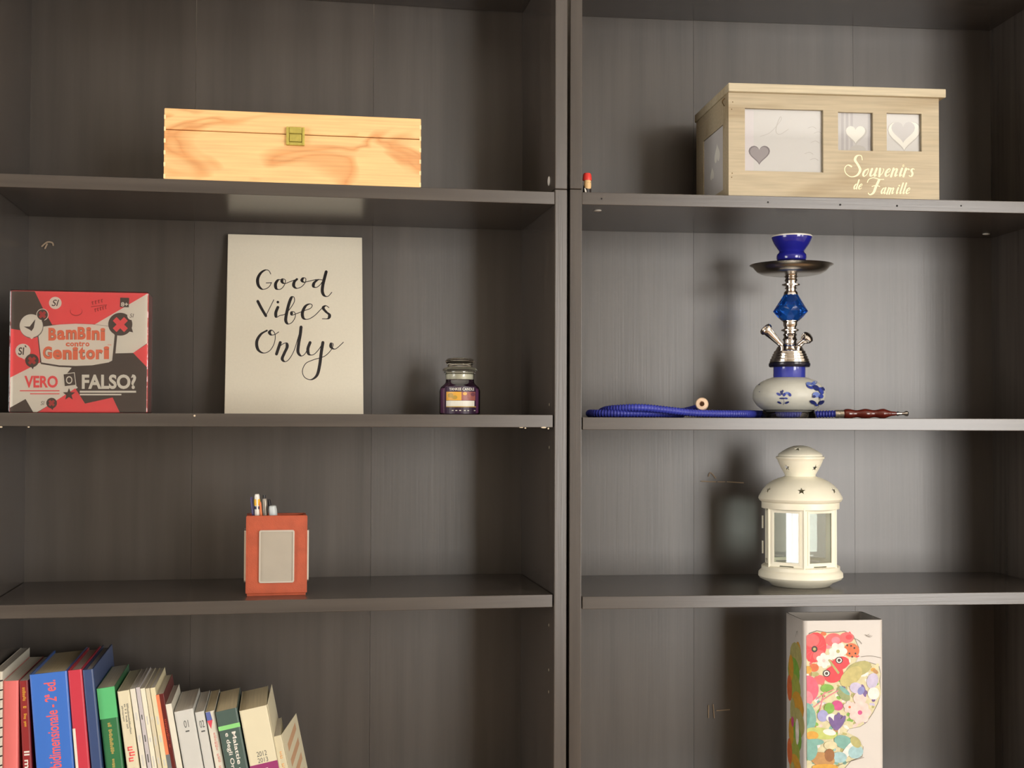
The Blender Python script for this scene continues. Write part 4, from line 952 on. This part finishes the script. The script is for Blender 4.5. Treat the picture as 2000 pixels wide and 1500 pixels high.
    for k in range(6): Q.poly([(.02, .02+k*.022), (.09, .008+k*.022), (.09, .018+k*.022), (.02, .031+k*.022)], stripe)
    Q.build('cover_print', oc)
books()

# ------------------------------------------------------------------ flower-printed box
def flower_box():
    z0 = ZR[4]; d = .03; s = 1/FR.scale(1648, 1350, d)
    uL = FR.at(1570, 1300, d)[0]; uR = FR.at(1725.5, 1300, d)[0]; w = uR-uL; zt = (FR.at(1573, 1212, d)[1]+FR.at(1724, 1210.5, d)[1])/2; h = zt-z0
    # depth from the back rim
    dep = .088
    e = FR.empty('printed_box', uL, d, z0-.0002); tag(e, 'tall white open box printed with flowers and butterflies', 'box')
    card = mat('white_card', C(212, 206, 199), .4, var=.015); ins = mat('grey_board_inside', C(196, 188, 178), .8)
    r = .01; tk = .0022
    def loop(x0, x1, y0, y1, rr, n=6):
        out = []
        for cx, cy, st in ((x1-rr, y0+rr, -90), (x1-rr, y1-rr, 0), (x0+rr, y1-rr, 90), (x0+rr, y0+rr, 180)):
            for i in range(n+1): t = math.radians(st+90*i/n); out.append((cx+rr*math.cos(t), cy+rr*math.sin(t)))
        return out
    o = loop(0, w, 0, dep, .006); i_ = loop(tk, w-tk, tk, dep-tk, .004); n = len(o)
    vs = [(x, y, 0) for x, y in o]+[(x, y, h) for x, y in o]+[(x, y, h) for x, y in i_]; fs = []
    for k in range(n):
        j = (k+1) % n; fs += [(k, j, n+j, n+k), (n+k, n+j, 2*n+j, 2*n+k)]
    fs.append(tuple(range(n))[::-1]); raw('body', vs, fs, card, e)
    vs = [(x, y, h-.0003) for x, y in i_]+[(x, y, .003) for x, y in i_]; fs = [(k, (k+1) % n, n+(k+1) % n, n+k) for k in range(n)]+[tuple(range(n, 2*n))]
    raw('lining', vs, fs, ins, e)
    G = lambda a, b: (1500+a/4.69, 1180+b/4.69)
    P = Print(lambda a, b, o_: (lambda q: (min(max(q[0]-uL, .004), w-.004), -o_-.0001, min(max(q[1]-z0, .003), h-.003)))(FR.at(*G(a, b), d)))
    m = lambda n_, r_, g, b: mat('bloom_'+n_, C(r_, g, b), .5, var=.12, vscale=(120, 120, 120))
    red = m('red', 228, 66, 74); red2 = m('soft_red', 236, 104, 104); pink = m('pink', 240, 134, 146); wht = m('white', 240, 230, 222); ora = m('orange', 216, 112, 64); dk = m('dark', 60, 50, 48); olive = m('olive', 178, 172, 110); gold = m('gold', 214, 160, 60); grn = m('green', 128, 176, 72); teal = m('teal', 122, 172, 160); lil = m('lilac', 198, 190, 216); pur = m('purple', 116, 92, 148); mag = m('magenta', 206, 78, 134); tan = m('tan', 186, 140, 84); sky = m('sky', 160, 196, 200); pale = m('pale_green', 214, 206, 166); out = m('outline', 120, 112, 100); blush = m('blush', 236, 204, 196)
    big = [(330, 330), (380, 270), (450, 246), (540, 262), (640, 258), (700, 250), (780, 290), (830, 400), (825, 480), (800, 540), (880, 520), (960, 545), (1010, 560), (1030, 640), (1020, 700), (1040, 820), (1000, 910), (960, 990), (900, 1080), (840, 1120), (740, 1140), (720, 1170), (800, 1210), (870, 1300), (860, 1390), (760, 1430), (700, 1500), (640, 1640), (560, 1780), (470, 1860), (345, 1880), (320, 1200), (270, 930), (250, 760), (280, 640), (320, 560), (310, 400)]
    P.poly([(640+(a-640)*1.02, 880+(b-880)*1.012) for a, b in big], out); P.poly(big, pale)
    def inside(x, y):
        c_ = False
        for (xa, ya), (xb, yb) in zip(big, big[1:]+big[:1]):
            if (ya > y) != (yb > y) and x < (xb-xa)*(y-ya)/(yb-ya)+xa: c_ = not c_
        return c_
    rg = random.Random(8)
    for k in range(330):      # small leaves and blossoms between the large ones
        x, y = rg.uniform(260, 1030), rg.uniform(260, 1860)
        if not inside(x, y): continue
        z_ = [red, red2, pink, wht, ora, olive] if y < 560 and x < 840 else [olive, pale, gold, grn, wht, tan] if y < 760 else [lil, blush, wht, pur, grn, olive] if y < 1130 and x > 480 else [teal, grn, pale, sky, olive, tan, wht]
        P.ell(x, y, rg.uniform(12, 34), rg.uniform(8, 20), rg.choice(z_), rg.uniform(0, 180), 9); P.layer -= .92
    def petals(cx, cy, r_, n_, m1, m2, ph=0, k=.55):
        for i in range(n_):
            t = 2*math.pi*i/n_+ph; P.ell(cx+r_*.55*math.cos(t), cy+r_*.55*math.sin(t), r_*.55, r_*k*.8, m1, math.degrees(t), 12)
        P.ell(cx, cy, r_*.22, r_*.22, m2, 0, 10)
    P.ell(425, 395, 108, 140, red, 12); P.ell(400, 330, 70, 60, red2, 0); P.ell(470, 470, 60, 50, red2); P.ell(425, 410, 28, 30, dk); P.ell(425, 410, 14, 14, olive)
    for k in range(14):
        t = k*.449+.2; P.stroke([(425+34*math.cos(t), 408+34*math.sin(t)), (425+66*math.cos(t+.08), 402+74*math.sin(t+.08)), (425+92*math.cos(t), 396+112*math.sin(t))], 2, 4, red2, n=3)
    P.ell(600, 325, 78, 62, red2); P.ell(620, 330, 40, 34, pink); P.ell(720, 305, 66, 50, red2); P.ell(740, 300, 30, 24, red)
    P.ell(765, 420, 72, 64, ora, 20)
    for x, y in ((725, 375), (745, 450), (790, 400), (800, 450), (770, 480), (760, 380)): P.ell(x, y, 9, 9, dk, n=8)
    petals(640, 430, 78, 6, wht, olive); petals(510, 515, 66, 6, wht, blush, .4)
    P.ell(600, 640, 92, 76, red, -25); P.ell(660, 540, 84, 60, red, -20)
    for x, y in ((535, 632), (650, 512)): P.ell(x, y, 34, 32, dk); P.ell(x, y, 25, 24, wht); P.ell(x, y, 15, 15, dk, n=10)
    P.poly([(560, 500), (655, 625), (640, 640), (548, 512)], olive)
    P.ell(420, 580, 44, 38, ora); P.ell(360, 600, 40, 36, gold); P.ell(470, 690, 50, 44, red2); P.ell(430, 640, 36, 20, olive)
    P.ell(370, 770, 92, 120, m('deep_pink', 236, 100, 122), -8); P.ell(350, 860, 60, 70, pink); P.ell(275, 720, 20, 110, red2); P.ell(270, 850, 18, 80, red)
    P.ell(830, 590, 120, 64, olive, -20); P.ell(760, 660, 120, 70, m('khaki', 196, 184, 118), -40); P.ell(540, 770, 60, 40, grn)
    P.ell(690, 820, 44, 80, m('sage', 150, 160, 110), -40); P.ell(700, 790, 20, 60, teal, -50)
    for x0, y0, x1, y1 in ((420, 940, 640, 790), (470, 980, 520, 800), (440, 870, 600, 780)): P.stroke([(x0, y0), ((x0+x1)/2, (y0+y1)/2-10), (x1, y1)], 8, 14, pink, n=4)
    P.ell(955, 700, 52, 72, lil, 15); P.ell(805, 765, 60, 50, lil, 20); P.ell(840, 860, 62, 56, blush); P.ell(965, 815, 54, 56, wht); P.ell(875, 790, 18, 60, pur, -15); P.ell(850, 790, 30, 40, m('blue', 136, 140, 196), 30)
    petals(840, 990, 96, 7, blush, mag); petals(745, 940, 54, 6, blush, ora, .3)
    P.ell(635, 925, 52, 44, mag, 30); P.ell(560, 950, 46, 50, grn); P.ell(500, 1020, 50, 54, m('periwinkle', 160, 160, 206)); P.ell(580, 1040, 50, 40, wht)
    for x, y, an in ((625, 1080, 80), (670, 1080, 120), (590, 1090, 60), (640, 1060, 95)): P.ell(x, y, 72, 22, pur, an)
    P.ell(365, 1030, 72, 130, teal, -8); P.ell(350, 1040, 30, 90, m('deep_teal', 92, 150, 140), 8)
    P.ell(480, 1180, 150, 52, m('lime', 190, 200, 112), 8); P.ell(400, 1200, 60, 40, gold); P.ell(560, 1170, 60, 28, wht, 10); P.ell(420, 1260, 90, 30, teal)
    P.ell(690, 1260, 90, 60, teal, 20); P.ell(740, 1330, 36, 120, wht, 40); P.ell(800, 1350, 70, 60, sky, -20); P.ell(650, 1400, 70, 50, sky); P.ell(570, 1290, 60, 40, pale); P.ell(800, 1260, 40, 60, olive, -40)
    P.ell(500, 1420, 110, 66, tan, 10); P.ell(560, 1380, 46, 60, m('brown', 150, 100, 56)); P.ell(390, 1340, 60, 90, teal, 10); P.ell(520, 1490, 120, 30, gold)
    for pts in ([(850, 480), (930, 472), (1000, 482), (1045, 492)], [(780, 310), (830, 330), (855, 360)], [(620, 1480), (740, 1440), (875, 1400)]): P.stroke(pts, 4, 5, out, n=4)
    for x, y in ((915, 295), (930, 300), (905, 285)): P.stroke([(x-18, y-10), (x, y), (x+20, y-14)], 3, 4, out, n=3)
    P.build('flower_print', e)
    Q = Print(lambda a, b, o_: (-o_-.0001, a*dep, h-b))   # left face: a from front to back
    Q.ell(.30, .055, .16, .02, gold, n=14)
    for k in range(12): Q.ell(.42+.12*math.sin(k*1.3), .06+k*.024, .32, .022, (olive, grn, m('moss', 166, 176, 80), gold)[k % 4], 0, 14)
    for k in range(8): Q.ell(.68+.1*math.sin(k*2.1), .08+k*.032, .14, .02, (gold, ora, olive)[k % 3], 0, 12)
    Q.ell(.35, .17, .1, .02, wht, n=10); Q.ell(.6, .16, .07, .008, mag, n=10)
    Q.stroke([(.3, .026), (.35, .02), (.42, .03)], .001, .002, out, n=3)
    Q.build('flower_print', e)
flower_box()
